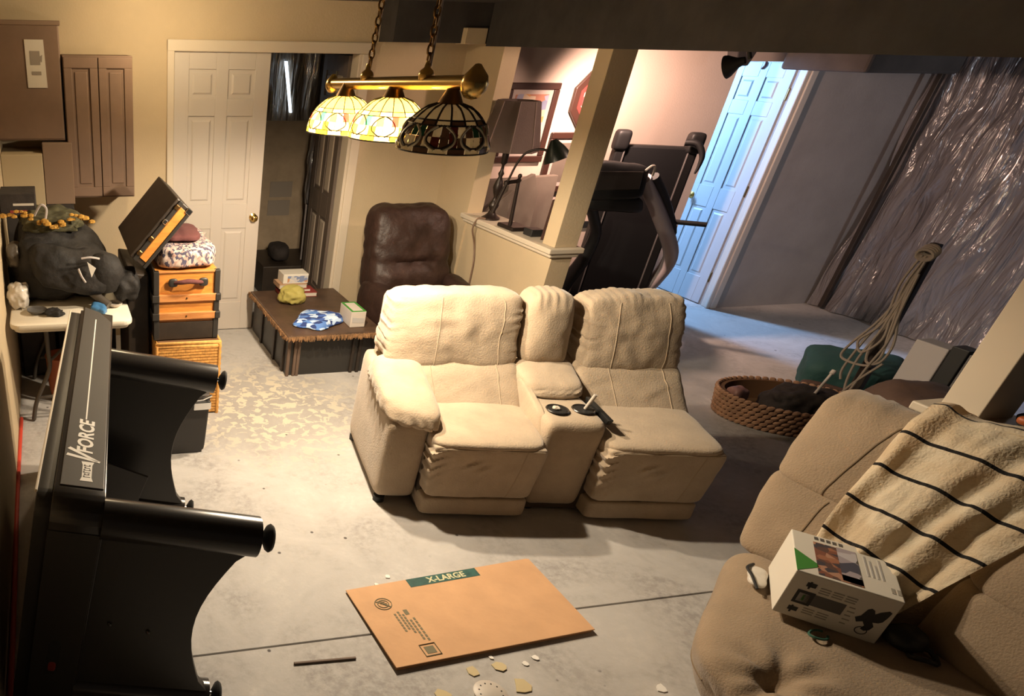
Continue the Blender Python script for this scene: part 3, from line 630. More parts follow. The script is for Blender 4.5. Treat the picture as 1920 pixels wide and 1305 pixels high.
bm = B(); cushion(bm, [Sm @ Vector(p) for p in quadbox(0.612, 0.645, 0.19, 0.22, 0.5355, 0.550)], 5, 3, wr=0.006, wf=40); tag(obj('paper_scrap', bm, 'paper'), 'small crumpled paper scrap in the left cup holder', 'paper')

# ================================================================== NEAR COUCH
Cc = thing('sectional_couch', 'taupe suede reclining couch section in the near right corner against the half wall', 'sofa', (2.5, 0.9, 0))
def co(name, b, m='suede2', parent=None, **k): return obj(name, b, m, parent or Cc, smooth=k.pop('smooth', True), **k)
def tuft(p):
    dx, dy = p.x - 2.08, p.y - 1.085
    d = math.hypot(dx, dy * 1.0); a = math.atan2(dy, dx)
    tr = -0.020 * math.exp(-(dy / 0.03) ** 2) * math.exp(-((dx + 0.12) / 0.16) ** 2)
    return -0.055 * math.exp(-(d / 0.04) ** 2) + 0.0075 * math.exp(-((d - 0.09) / 0.05) ** 2) * math.sin(a * 7 + 1.5 * noise.noise(p * 5)) + tr
bm = B(); hexa(bm, [(2.30, 1.34, 0.012), (2.20, 0.2, 0.012), (2.95, 0.2, 0.012), (2.95, 1.74, 0.012), (2.25, 1.34, 0.30), (2.15, 0.2, 0.30), (2.96, 0.2, 0.30), (2.96, 1.78, 0.30)], 0.01); co('base_frame', bm, 'seamdark', smooth=False)
bm = B(); s = cushion(bm, [(2.13, 1.30, 0.06), (2.08, 0.2, 0.06), (2.66, 0.2, 0.10), (2.52, 1.62, 0.10), (1.925, 1.265, 0.39), (1.95, 0.2, 0.39), (2.74, 0.2, 0.495), (2.53, 1.70, 0.495)], 96, 7, (0.03, 0.02, 0.16), 0.012, 4, None, 21, tuft); seat = co('seat_cushion', bm)
def cseam(parent, surf, pts, r=0.004, m='piping2'):
    b = B(); tube(b, [surf(*p) for p in pts], r, 6); co('seam', b, m, parent)
cseam(seat, s, line3((-0.98, -1, 0.15), (-0.98, 0.97, 0.15), 30)); cseam(seat, s, line3((-0.72, -1, -0.95), (-0.72, -1, 0.55), 20), 0.005, 'seamdark')
def couch_back(y0a, y0b, y1, sd, x_off=0.0, pz=0.0):
    xa, xb = 2.47 + x_off, 2.59
    bm = B(); s = cushion(bm, [(xa - .02, y0a, 0.44), (xb - .02, y1, 0.44), (2.92, y1, 0.42), (2.90, y0a + .12, 0.42), (2.60, y0b, 0.715), (2.70, y1, 0.715), (2.94, y1, 0.715), (2.92, y0b + .10, 0.715)], 24, 9, (0.03, 0.18, 0.10), 0.010, 5, None, sd)
    lo = co('lumbar_cushion', bm)
    cseam(lo, s, line3((-0.35, -1, -0.95), (-0.35, -1, 0.95)), 0.0035)
    def dd(X, Y, Z): return 0.010 * math.sin(X * 26 + 6 * noise.noise(Vector((X * 3, Z * 3, sd)))) * max(0.0, Z - 0.35) ** 1.5
    bm = B(); s = cushion(bm, [(2.595, y0b - 0.0, 0.69), (2.70, y1, 0.69), (2.95, y1, 0.70), (2.94, y0b + .10, 0.70), (2.79, y0b + .085, 0.985), (2.845, y1, 1.0), (2.965, y1, 0.985), (2.955, y0b + .14, 0.985)], 30, 9, (0.02, 0.24, 0.12), 0.012, 5, dd, sd + 2)
    hi = co('headrest_cushion', bm)
    cseam(hi, s, line3((-0.45, -1, -0.9), (-0.25, -1, 0.95)), 0.0035)
    cseam(hi, s, line3((-0.25, -1, 0.93), (-0.15, 1, 0.95)), 0.0035)
    return s
couch_back(1.66, 1.755, 1.145, 31); couch_back(1.125, 1.125, 0.2, 36, 0.12)

# striped throw over the couch back
TP = [(2.985, 0.985), (2.93, 1.028), (2.86, 1.035), (2.79, 0.998), (2.725, 0.90), (2.66, 0.79), (2.605, 0.70), (2.56, 0.60), (2.525, 0.545), (2.49, 0.525)]
def tlen():
    o = [0]
    for a, b in zip(TP, TP[1:]): o.append(o[-1] + math.hypot(a[0] - b[0], a[1] - b[1]))
    return o
TL = tlen()
def throw(u, v):
    d = v * TL[-1]; k = max(i for i in range(len(TL) - 1) if TL[i] <= d + 1e-9); f = (d - TL[k]) / (TL[k + 1] - TL[k])
    x = TP[k][0] * (1 - f) + TP[k + 1][0] * f; z = TP[k][1] * (1 - f) + TP[k + 1][1] * f
    yl = 1.60 - 0.15 * v; yr = 1.05 + 0.10 * v - 0.10 * max(0, 0.5 - v)
    y = yl * (1 - u) + yr * u
    x += 0.10 * (1 - u) * 0 + (0.085 * u * (1 - v) if v > .2 else 0.04 * u)
    fold = 0.016 * math.sin(u * 21 + 2.5 * noise.noise(Vector((u * 3, v * 2, 0)))) * (0.35 + v) + 0.016 * noise.noise(Vector((u * 5, v * 4, 3))) + 0.006 * noise.noise(Vector((u * 16, v * 12, 8)))
    nx = -0.75 if 0.25 < v else -0.2; nz = 0.65 if 0.25 < v else 0.98
    lift = 0.024 + 0.018 * math.sin(PI * u)
    return Vector((min(x + nx * (fold + lift), 2.988), y, z + nz * (fold + lift)))
bl = obj('striped_throw', sheet_mesh(throw, 70, 70, 0.006), 'throw', smooth=True)
tag(bl, 'cream throw blanket with thin black stripes draped over the near couch back', 'blanket')
# carton on the seat, turned 45 degrees
bx, by = Vector((0.714, -0.70, 0)), Vector((0.70, 0.714, 0))
CM = axes((2.248, 1.298, 0.482), bx, by, (0, 0, 1))
CW, CDp, CH = 0.259, 0.262, 0.175
K = thing('printed_carton', 'white printed cardboard carton with photos and a black figure, sitting on the couch seat', 'box', (2.248, 1.298, 0.482))
def cp(name, b, m, **k): return obj(name, b, m, K, **k)
bm = B(); box(bm, 0, CW, 0, CDp, 0, CH, 0.003, 2, CM); cp('carton_body', bm, 'boxwhite')
def face_top(x0, x1, y0, y1, m, n, pts=None):
    b = B()
    if pts: prism(b, pts, 0.0012, CM @ T(0, 0, CH - 0.0002))
    else: box(b, x0, x1, y0, y1, CH - 0.0002, CH + 0.001, 0, 1, CM)
    cp(n, b, m)
def face_front(x0, x1, z0, z1, m, n, pts=None):
    b = B()
    if pts: prism(b, pts, 0.0012, CM @ axes((0, 0, 0), (1, 0, 0), (0, 0, 1), (0, -1, 0)))
    else: box(b, x0, x1, -0.001, 0.0002, z0, z1, 0, 1, CM)
    cp(n, b, m)
face_top(0.055, 0.115, 0.055, 0.215, 'photo', 'photo_print'); face_top(0.115, 0.165, 0.02, 0.22, 'photo2', 'photo_print')
face_top(0, 0, 0, 0, 'leaf', 'green_corner', [(0.0, 0.0), (0.058, 0.055), (0.055, 0.03), (0.0, 0.13)][:2] + [(0.055, 0.075), (0.0, 0.135)])
face_top(0.055, 0.165, 0.012, 0.055, 'photo', 'photo_print')
for k in range(5): face_top(0.06 + 0.016 * k, 0.070 + 0.016 * k, 0.232, 0.25, 'inkmid', 'print_mark')
for k in range(4):
    face_top(0.182 + 0.012 * k, 0.187 + 0.012 * k, 0.09, 0.21 - 0.02 * (k % 3), 'greyink2', 'print_line')
for x in (0.232, 0.246): face_top(x, x + 0.009, 0.03, 0.06, 'inkgrey', 'print_mark')
face_front(0.028, 0.073, 0.058, 0.110, 'ink', 'window_frame'); face_front(0.036, 0.064, 0.067, 0.10, 'greyink2', 'window_picture'); face_front(0.047, 0.053, 0.072, 0.095, 'leaf', 'window_stem'); face_front(0.073, 0.150, 0.064, 0.106, 'inkmid', 'dark_band')
for x, z in ((0.040, 0.128), (0.030, 0.026)): face_front(x, x + 0.024, z, z + 0.016, 'ink', 'print_icon'); face_front(x + 0.006, x + 0.011, z - 0.008, z + 0.020, 'ink', 'print_icon')
for k in range(9):
    z = 0.134 - 0.009 * (k % 3); x = 0.075 + 0.032 * (k // 3); face_front(x, x + 0.026, z, z + 0.0035, 'inkgrey', 'print_line')
for k in range(6):
    z = 0.046 - 0.009 * (k % 3); x = 0.065 + 0.035 * (k // 3); face_front(x, x + 0.028, z, z + 0.0035, 'inkgrey', 'print_line')
for k in range(5): face_front(0.158, 0.172 + 0.004 * (k % 2), 0.036 + 0.016 * k, 0.040 + 0.016 * k, 'inkgrey', 'print_line')
pt = [(0.190, 0.060), (0.182, 0.075), (0.192, 0.086), (0.198, 0.115), (0.205, 0.121), (0.213, 0.117), (0.218, 0.104), (0.226, 0.116), (0.242, 0.130), (0.249, 0.126), (0.247, 0.105), (0.243, 0.086), (0.236, 0.078), (0.224, 0.074), (0.232, 0.060), (0.228, 0.044), (0.218, 0.036), (0.208, 0.040), (0.212, 0.055), (0.203, 0.068)]
b = B(); prism(b, pt, 0.0012, CM @ axes((0, 0, 0), (1, 0, 0), (0, 0, 1), (0, -1, 0))); cp('black_figure', b, 'ink')
bm = B()
pts = [CM @ Vector((0.212 + 0.014 * math.cos(a), -0.001, 0.034 + 0.014 * math.sin(a))) for a in [k * PI / 8 for k in range(16)]]; tube(bm, pts, 0.0012, 5, True); cp('figure_ring', bm, 'ink')
# corner of the striped throw left of the carton, built as separate pieces
bm = B(); cushion(bm, [CM @ Vector(p) for p in quadbox(-0.062, -0.006, 0.12, 0.24, -0.012, 0.010)], 12, 3, (0, 0, 0.3), 0.008, 14); tag(obj('throw_corner', bm, 'bagwhite', smooth=True), 'crumpled pale corner of the striped throw at the left side of the carton on the couch', 'plastic wrap')
bm = B(); tube(bm, [CM @ Vector(p) for p in ((-0.045, 0.245, 0.006), (-0.066, 0.20, 0.012), (-0.054, 0.15, 0.014), (-0.036, 0.10, 0.000))], 0.005, 6, smooth=5); tag(obj('throw_corner_stripe', bm, 'rubber', smooth=True), 'black stripe on the corner of the striped throw at the left of the carton', 'strap')
bm = B(); pts = [(2.300 + 0.028 * math.cos(a), 1.180 + 0.020 * math.sin(a), 0.480 + 0.002 * math.sin(2 * a)) for a in [0.5 + k * 5.4 / 18 for k in range(19)]]; tube(bm, pts, 0.004, 6); tag(obj('green_twist_tie', bm, mat('green_tie', (0.03, 0.10, 0.07), 0.5), smooth=True), 'curled green twist tie lying on the couch seat in front of the carton', 'tie')
bm = B()
cushion(bm, quadbox(2.455, 2.55, 1.05, 1.14, 0.490, 0.555), 10, 2.6, wr=0.012, wf=16)
bk = obj('black_pouch', bm, 'rubber', smooth=True); tag(bk, 'small black coiled cable bundle on the couch beside the carton right corner', 'cable')
bm = B(); tube(bm, [(2.50 + 0.035 * math.cos(a), 1.035 + 0.03 * math.sin(a), 0.505 + 0.008 * math.sin(a * 2)) for a in [k * PI / 9 for k in range(18)]], 0.008, 6, True); obj('cable_loop', bm, 'rubber', bk, smooth=True)

# ================================================================== GAME TABLE ON ITS SIDE
ph, tl = math.radians(6.0), math.radians(10.5)
ea = Vector((math.cos(tl) * math.cos(ph), -math.cos(tl) * math.sin(ph), -math.sin(tl)))
eb = Vector((math.sin(tl) * math.cos(ph), -math.sin(tl) * math.sin(ph), math.cos(tl)))
el = Vector((math.sin(ph), math.cos(ph), 0))
G0 = Vector((-0.273, 1.648, 0.0))
GM = axes(G0, ea, el, eb)               # local x = leg direction, y = length, z = across the table
Gt = thing('game_table', 'long black game table tipped on its long side along the left wall, legs pointing right', 'game table', (0.0, 2.4, 0))
def go(name, b, m, parent=None, **k): return obj(name, b, m, parent or Gt, **k)
def gb(*a, bevel=0.004, seg=2):
    b = B(); box(b, *a, bevel, seg, GM); return b
def rrect(x0, x1, y0, y1, r, n=6):
    o = []
    for cx, cy, a0 in ((x1 - r, y1 - r, 0), (x0 + r, y1 - r, 90), (x0 + r, y0 + r, 180), (x1 - r, y0 + r, 270)):
        for k in range(n + 1):
            a = math.radians(a0 + 90 * k / n); o.append((cx + r * math.cos(a), cy + r * math.sin(a)))
    return o
GL = 1.66
bm = B(); prism(bm, rrect(0, GL, 0.045, 0.965, 0.075), 0.155, GM @ axes((0.035, 0, 0), (0, 1, 0), (0, 0, 1), (1, 0, 0)), 0.004); go('table_body', bm, 'blackgloss', smooth=35)
bm = B(); prism(bm, rrect(0.02, GL - 0.02, 0.06, 0.95, 0.06), 0.05, GM @ axes((-0.012, 0, 0), (0, 1, 0), (0, 0, 1), (1, 0, 0)), 0.004); go('playfield_board', bm, 'black', smooth=35)
go('play_edge_trim', gb(-0.018, -0.010, 0.06, GL - 0.06, 0.945, 0.955, bevel=0.002), 'trim')
bm = B(); prism(bm, [(0.052, 0.085), (0.182, 0.085), (0.182, GL - 0.17), (0.125, GL - 0.06), (0.052, GL - 0.02)], 0.005, GM @ T(0, 0, 0.9635), 0.0015); ap = go('apron_panel', bm, 'panel')
go('accent_line', gb(0.108, 0.113, 0.50, GL - 0.17, 0.9685, 0.9695, bevel=0), 'logo', ap)
bm = B(); textbm(bm, 'FORCE', 0.070, GM @ axes((0.118, 0.385, 0.969), (0, 1, 0), (-1, 0, 0), (0, 0, 1)) @ Matrix(((1, 0.2, 0, 0), (0, 1, 0, 0), (0, 0, 1, 0), (0, 0, 0, 1))), 0.0006, 0.0022); go('logo_word', bm, 'logo', ap)
bm = B()
for (p, q_) in (((0.060, 0.258), (0.166, 0.230)), ((0.064, 0.298), (0.160, 0.232))):
    d = (Vector(q_) - Vector(p)).normalized(); nn = Vector((-d.y, d.x)); w0, w1 = 0.0075, 0.005
    prism(bm, [tuple(Vector(p) + nn * w0), tuple(Vector(p) - nn * w0), tuple(Vector(q_) - nn * w1), tuple(Vector(q_) + nn * w1)], 0.0012, GM @ T(0, 0, 0.9682))
go('logo_letter', bm, 'logo', ap)
bm = B(); prism(bm, [(0.108, 0.115), (0.148, 0.115), (0.143, 0.135), (0.143, 0.205), (0.148, 0.224), (0.108, 0.224), (0.113, 0.205), (0.113, 0.135)], 0.0012, GM @ T(0, 0, 0.9682)); go('logo_plate', bm, 'logo', ap)
bm = B()
for k, (z0, z1) in enumerate(((0.117, 0.139), (0.119, 0.136), (0.116, 0.138), (0.117, 0.139), (0.119, 0.137), (0.117, 0.138))):
    y = 0.135 + 0.0125 * k; box(bm, z0, z1, y, y + 0.0035, 0.9694, 0.9697, 0, 1, GM); box(bm, z0, z0 + 0.005, y, y + 0.009, 0.9694, 0.9697, 0, 1, GM)
    if k % 2: box(bm, z1 - 0.005, z1, y, y + 0.009, 0.9694, 0.9697, 0, 1, GM)
go('logo_plate_letters', bm, 'inkmid', ap)
go('corner_band', gb(0.034, 0.19, -0.003, 0.002, 0.12, 0.86, bevel=0.001), 'black')
go('corner_joint', gb(0.187, 0.196, 0.0, 0.06, 0.10, 0.90, bevel=0.002), 'blackgloss')
def capsule(x, z0, z1, r, y, h):
    o = [(x + r * math.cos(a), z1 - r + r * math.sin(a)) for a in [PI * k / 8 for k in range(9)]] + [(x - r * math.cos(a), z0 + r - r * math.sin(a)) for a in [PI * k / 8 for k in range(9)]]
    b = B(); prism(b, o, h, GM @ axes((0, y, 0), (1, 0, 0), (0, 0, 1), (0, -1, 0))); return b
go('ball_slot', capsule(0.105, 0.255, 0.415, 0.021, -0.0025, 0.002), 'ink')
bm = B(); cushion(bm, [GM @ Vector(p) for p in quadbox(0.090, 0.121, -0.006, 0.01, 0.268, 0.320)], 8, 3.5); go('slot_stop', bm, 'red', label='red plastic stop showing in the lower half of the slot', smooth=True)
for x, z in ((0.27, 0.50), (0.40, 0.48)):
    bm = B(); lathe(bm, [(0.008, 0), (0.006, 0.004), (0, 0.005)], GM @ axes((x, 0.006, z), (1, 0, 0), (0, 0, 1), (0, -1, 0)), 10); go('screw_cap', bm, 'blackgloss')
def game_leg(l0):
    a0, a1 = 0.19, 0.665
    o = [(a0, 0.17), (a1 - 0.005, 0.165), (a1 - 0.01, 0.22)]
    o += [(a1 - 0.035 - 0.085 * math.sin(PI * (k + 0.5) / 12) , 0.235 + (0.85 - 0.25) * (k + 0.5) / 12) for k in range(12)]
    o += [(a1 - 0.01, 0.85), (a1, 0.90), (a0, 0.90)]
    b = B(); prism(b, o, 0.035, GM @ axes((0, l0 + 0.045, 0), (1, 0, 0), (0, 0, 1), (0, -1, 0)), 0.003); lg = go('leg', b, 'black')
    for z, r in ((0.895, 0.064), (0.175, 0.052)):
        b = B(); tube(b, [GM @ Vector((a0 - 0.002, l0 + 0.04, z)), GM @ Vector((a1 + 0.005, l0 + 0.04, z))], r, 28); go('post', b, 'blackgloss', lg, smooth=40)
        b = B(); tube(b, [GM @ Vector((a1 - 0.01, l0 + 0.04, z)), GM @ Vector((a1 + 0.03, l0 + 0.04, z))], 0.009, 8); go('leveler_stem', b, 'chrome', lg, smooth=True)
        b = B(); lathe(b, [(0.012, 0), (0.040, 0.006), (0.046, 0.012), (0.040, 0.022), (0.012, 0.034), (0, 0.034)][::-1] if False else [(0.0, 0), (0.014, 0.0), (0.040, 0.014), (0.045, 0.022), (0.040, 0.030), (0, 0.030)], GM @ axes((a1 + 0.022, l0 + 0.04, z), (0, 1, 0), (0, 0, 1), (1, 0, 0)), 20); go('leveler', b, 'rubber', lg, smooth=40)
    return lg
game_leg(0.0); game_leg(1.145)
o = [(0.19, 0.07), (0.405, 0.085)] + [(0.405 + 0.035 * (k / 8) ** 2, 0.12 + 0.32 * k / 8) for k in range(9)] + [(0.19, 0.50)]
bm = B(); prism(bm, o, 0.014, GM @ axes((0, 1.02, 0), (1, 0, 0), (0, 0, 1), (0, -1, 0)), 0.002); go('inner_brace', bm, 'panel')

# black case behind the far legs
bm = B(); prism(bm, [(0.0, 0.0), (0.255, 0.0), (0.28, 0.02), (0.285, 0.05), (0.31, 0.37), (0.0, 0.37)], 0.30, axes((0.49, 3.35, 0.0), (1, 0, 0), (0, 0, 1), (0, -1, 0)) @ T(0, 0, -0.30), 0.008)
ca = obj('equipment_case', bm, 'panel'); tag(ca, 'dark grey equipment case with a chrome latch standing behind the game table legs', 'case')
bm = B(); box(bm, 0.70, 0.80, 3.335, 3.352, 0.285, 0.335, 0.006); tube(bm, [(0.70, 3.335, 0.35), (0.75, 3.325, 0.36), (0.80, 3.335, 0.375)], 0.008, 6); obj('latch', bm, 'chrome', ca)

# ================================================================== TRUNK STACK
Wk = thing('wicker_basket', 'honey coloured wicker basket on the floor under the old wooden trunk', 'basket', (0.75, 4.1, 0))
bm = B(); box(bm, 0.566, 0.950, 3.832, 4.33, 0.0, 0.50, 0.004); obj('basket_body', bm, 'wickerdark', Wk)
bm = B()
nx, nz = 26, 24
for j in range(nz):
    z = 0.012 + 0.46 * j / nz
    for i in range(nx):
        if (i + j) % 2: continue
        x = 0.562 + 0.390 * i / nx
        box(bm, x, x + 0.029, 3.821, 3.833, z, z + 0.014)
    for i in range(30):
        if (i + j) % 2: continue
        y = 3.832 + 0.5 * i / 30
        box(bm, 0.556, 0.568, y, y + 0.028, z, z + 0.014); box(bm, 0.948, 0.960, y, y + 0.028, z, z + 0.014)
obj('weave', bm, 'wicker', Wk, kind='stuff')
for z in (0.468, 0.490):
    bm = B(); tube(bm, [(0.562, 3.825, z), (0.955, 3.825, z), (0.955, 4.335, z), (0.562, 4.335, z)], 0.012, 8, True); obj('rim_cane', bm, 'wicker', Wk, smooth=True)
for x in (0.562, 0.953):
    bm = B(); tube(bm, [(x, 3.826, 0.0), (x, 3.826, 0.48)], 0.012, 8); obj('corner_cane', bm, 'wicker', Wk, smooth=True)
Tr = thing('wooden_trunk', 'orange wooden trunk with dark corners and a leather handle, lid open, on the wicker basket', 'trunk', (0.75, 4.1, 0.505))
TY0, TY1, TX0, TX1, TZ0, TZ1 = 3.855, 4.55, 0.552, 0.940, 0.506, 0.925
def tr(name, b, m, parent=None, **k): return obj(name, b, m, parent or Tr, **k)
bm = B(); box(bm, TX0 + 0.006, TX1 - 0.006, TY0 + 0.008, TY1, TZ0 + 0.012, TZ1 - 0.006, 0.003); tr('trunk_body', bm, 'orangewood')
for z in (0.765, 0.655):
    bm = B(); box(bm, TX0 - 0.004, TX1 + 0.006, TY0 - 0.010, TY0 + 0.02, z - 0.022, z + 0.022, 0.004); sl = tr('slat', bm, 'orangeslat')
    bm = B(); box(bm, TX0 - 0.012, TX0 + 0.03, TY0 - 0.014, TY1, z - 0.022, z + 0.022, 0.004); tr('slat_cap', bm, 'black', sl)
    bm = B(); box(bm, TX1 - 0.022, TX1 + 0.012, TY0 - 0.014, TY1, z - 0.022, z + 0.022, 0.006); tr('slat_cap', bm, 'black', sl)
    bm = B(); lathe(bm, [(0.006, 0), (0.005, 0.003), (0, 0.004)], axes((0.745, TY0 - 0.010, z), (1, 0, 0), (0, 0, 1), (0, -1, 0)), 8); tr('rivet', bm, 'oldbrass', sl)
bm = B(); box(bm, TX0, TX1, TY0, TY0 + 0.02, TZ0, 0.615, 0.003); box(bm, TX0, TX0 + 0.012, TY0, TY1, TZ0, TZ1, 0.003); tr('band_and_side_shade', bm, 'darkbrown')  # lower band is dark wood; left side is coloured dark for its shadow
for x0, x1 in ((TX0 - 0.003, TX0 + 0.030), (TX1 - 0.028, TX1 + 0.004)):
    bm = B(); box(bm, x0, x1, TY0 - 0.004, TY0 + 0.03, TZ0, TZ1, 0.003); tr('corner_strip', bm, 'black')
bm = B(); box(bm, TX0, TX1, TY0, TY0 + 0.012, TZ1 - 0.012, TZ1, 0.002); tr('top_edge', bm, 'orangeslat')
bm = B(); tube(bm, [(0.66, TY0 - 0.006, 0.858), (0.70, TY0 - 0.035, 0.868), (0.75, TY0 - 0.04, 0.874), (0.80, TY0 - 0.035, 0.868), (0.845, TY0 - 0.006, 0.858)], [0.010, 0.013, 0.015, 0.013, 0.010], 8, smooth=4); hd = tr('handle', bm, 'maroon', smooth=True)
for x in (0.662, 0.842):
    bm = B(); cushion(bm, quadbox(x - 0.028, x + 0.028, TY0 - 0.022, TY0, 0.835, 0.885), 6, 3); tr('handle_loop', bm, 'black', hd, smooth=True)
# open lid: hinged on the left edge
la = math.radians(49); lx = Vector((math.cos(la), 0, math.sin(la))); lz = Vector((-math.sin(la), 0, math.cos(la)))
LM = axes((0.50, TY0, 0.945), lx, (0, 1, 0), lz)
bm = B(); box(bm, 0, 0.41, 0.0, 0.69, 0.012, 0.115, 0.006, 2, LM); lid = tr('lid', bm, 'darkbrown')
bm = B(); box(bm, 0.03, 0.385, -0.006, 0.005, 0.022, 0.068, 0.002, 1, LM); tr('lid_end_panel', bm, 'orangewood', lid)
bm = B(); box(bm, 0.0, 0.41, -0.010, 0.03, 0.0, 0.02, 0.003, 1, LM); box(bm, 0.0, 0.41, -0.010, 0.03, 0.070, 0.095, 0.003, 1, LM); tr('lid_edge_strip', bm, 'black', lid)
for x in (0.05, 0.15, 0.27, 0.37):
    bm = B(); box(bm, x - 0.014, x + 0.014, -0.016, 0.0, 0.072, 0.098, 0.004, 1, LM); tr('lid_latch', bm, 'chrome' if x == 0.27 else 'oldbrass', lid)
bm = B(); box(bm, 0.378, 0.412, -0.014, 0.02, 0.0, 0.035, 0.004, 1, LM); tr('lid_corner', bm, 'chrome', lid)
bm = B(); cushion(bm, [(0.575, 3.87, 0.925), (0.935, 3.865, 0.925), (0.935, 4.45, 0.925), (0.575, 4.45, 0.925), (0.615, 3.89, 1.05), (0.925, 3.89, 1.04), (0.925, 4.4, 1.06), (0.62, 4.4, 1.06)], 22, 6, (0.02, 0.03, 0.12), 0.018, 9, None, 2); tag(obj('patterned_cloth', bm, 'toile', smooth=True), 'folded paisley cloth in grey and pink heaped on top of the open trunk', 'cloth')
bm = B(); cushion(bm, quadbox(0.63, 0.86, 3.97, 4.3, 1.055, 1.10), 12, 4, (0, 0, .2), 0.015, 12); tag(obj('maroon_cloth', bm, 'maroon', smooth=True), 'maroon cloth lying over the paisley cloth on the trunk', 'cloth')

# ================================================================== LOW TRUNK TABLE
Lt = thing('low_trunk_table', 'low dark trunk used as a coffee table with a ragged brown edge, by the doorway', 'table', (1.9, 4.75, 0))
bm = B(); box(bm, 1.575, 2.245, 4.31, 5.22, 0.0, 0.29, 0.006); obj('trunk_body', bm, 'black', Lt)
bm = B(); box(bm, 1.535, 2.25, 4.235, 5.235, 0.29, 0.332, 0.012); obj('top_slab', bm, 'slab', Lt)
for x, y in ((1.562, 4.40), (1.562, 4.62), (1.562, 4.95)):
    bm = B(); box(bm, x, x + 0.02, y - 0.02, y + 0.02, 0, 0.29, 0.004); obj('wood_batten', bm, 'darkbrown', Lt)
for x in (1.568, 1.615, 1.64, 2.05, 2.10, 2.235):
    bm = B(); box(bm, x, x + 0.022, 4.292, 4.312, 0, 0.29, 0.004); obj('wood_batten', bm, 'stick' if x < 1.7 else 'darkbrown', Lt)
bm = B()
for k in range(150):
    if k < 80: p = Vector((1.535 + 0.715 * k / 80 + random.uniform(-.004, .004), 4.232, 0.325)); d = Vector((random.uniform(-.015, .015), random.uniform(-.014, -.002), -random.uniform(0.022, 0.04)))
    else: p = Vector((1.531, 4.24 + 1.0 * (k - 80) / 70, 0.325)); d = Vector((random.uniform(-.014, -.002), random.uniform(-.015, .015), -random.uniform(0.015, 0.035)))
    tube(bm, [p, p + d * 0.6, p + d], [0.010, 0.009, 0.004], 5)
obj('bark_fringe', bm, 'fringe', Lt, kind='stuff')
TT = 0.333
bm = B(); cushion(bm, [(1.60, 4.40, TT), (1.80, 4.27, TT), (2.07, 4.47, TT), (1.78, 4.66, TT), (1.64, 4.42, TT + .045), (1.80, 4.32, TT + .045), (2.04, 4.49, TT + .06), (1.80, 4.64, TT + .055)], 20, 5, (0, 0, 0.15), 0.016, 13); tag(obj('plaid_cloth', bm, 'plaid', smooth=True), 'crumpled blue and white plaid cloth on the low trunk table', 'cloth')
bm = B(); box(bm, 2.025, 2.135, 4.335, 4.545, TT, TT + 0.115, 0.004); tb = obj('tissue_box', bm, 'white'); tag(tb, 'white and green tissue box on the front corner of the low trunk table', 'box')
bm = B()
for a in ((2.026, 2.134, 4.336, 4.352), (2.026, 2.134, 4.526, 4.544), (2.026, 2.042, 4.352, 4.526), (2.118, 2.134, 4.352, 4.526)): box(bm, *a, TT + 0.114, TT + 0.1165)
obj('green_border', bm, 'leaf', tb)
bm = B(); hexa(bm, [(2.035, 4.3335, TT + 0.035), (2.125, 4.3335, TT + 0.03), (2.125, 4.3355, TT + 0.03), (2.035, 4.3355, TT + 0.035), (2.035, 4.3335, TT + 0.075), (2.125, 4.3335, TT + 0.065), (2.125, 4.3355, TT + 0.065), (2.035, 4.3355, TT + 0.075)]); obj('front_print', bm, 'greyink2', tb)
bm = B(); cushion(bm, quadbox(1.68, 1.87, 4.83, 4.97, TT, TT + 0.125), 14, 3.2, (0, 0, 0), 0.025, 14, None, 5); tag(obj('paper_bag', bm, 'yellowbag', smooth=True), 'crumpled yellow green paper bag on the low trunk table', 'bag')
def book(name, x0, x1, y0, y1, z0, z1, cov, lab, grp=None):
    b = B(); box(b, x0, x1, y0, y1, z0, z0 + 0.004, 0.001, 1); box(b, x0, x1, y0, y1, z1 - 0.004, z1, 0.001, 1); box(b, x0, x0 + 0.005, y0, y1, z0, z1, 0.001, 1)
    o = obj(name, b, cov); tag(o, lab, 'book', grp or 'books stacked on the low trunk table')
    b = B(); box(b, x0 + 0.004, x1 - 0.004, y0 + 0.003, y1 - 0.003, z0 + 0.004, z1 - 0.004); obj('pages', b, 'paper', o)
    return o
book('hardback_book', 1.74, 2.03, 5.03, 5.21, TT, TT + 0.035, 'redbook', 'wide red book, lowest of the stack on the low trunk table')
book('hardback_book', 1.77, 1.98, 5.05, 5.21, TT + 0.036, TT + 0.06, 'redbook', 'smaller red book lying on the wide red book')
book('hardback_book', 1.72, 1.95, 5.06, 5.22, TT + 0.061, TT + 0.095, 'tanbook', 'tan book in the middle of the stack on the low trunk table')
bm = B(); box(bm, 1.755, 1.96, 5.08, 5.225, TT + 0.096, TT + 0.17, 0.003); pb = obj('game_box', bm, 'boxwhite'); tag(pb, 'pale blue and white printed box on top of the book stack', 'box')
bm = B(); box(bm, 1.79, 1.955, 5.0785, 5.0805, TT + 0.105, TT + 0.155); obj('box_print', bm, blobs('box_print', [(0.5, 0.5, 0.52), (0.2, 0.25, 0.4), (0.6, 0.55, 0.5), (0.5, 0.25, 0.12)], 45), pb)

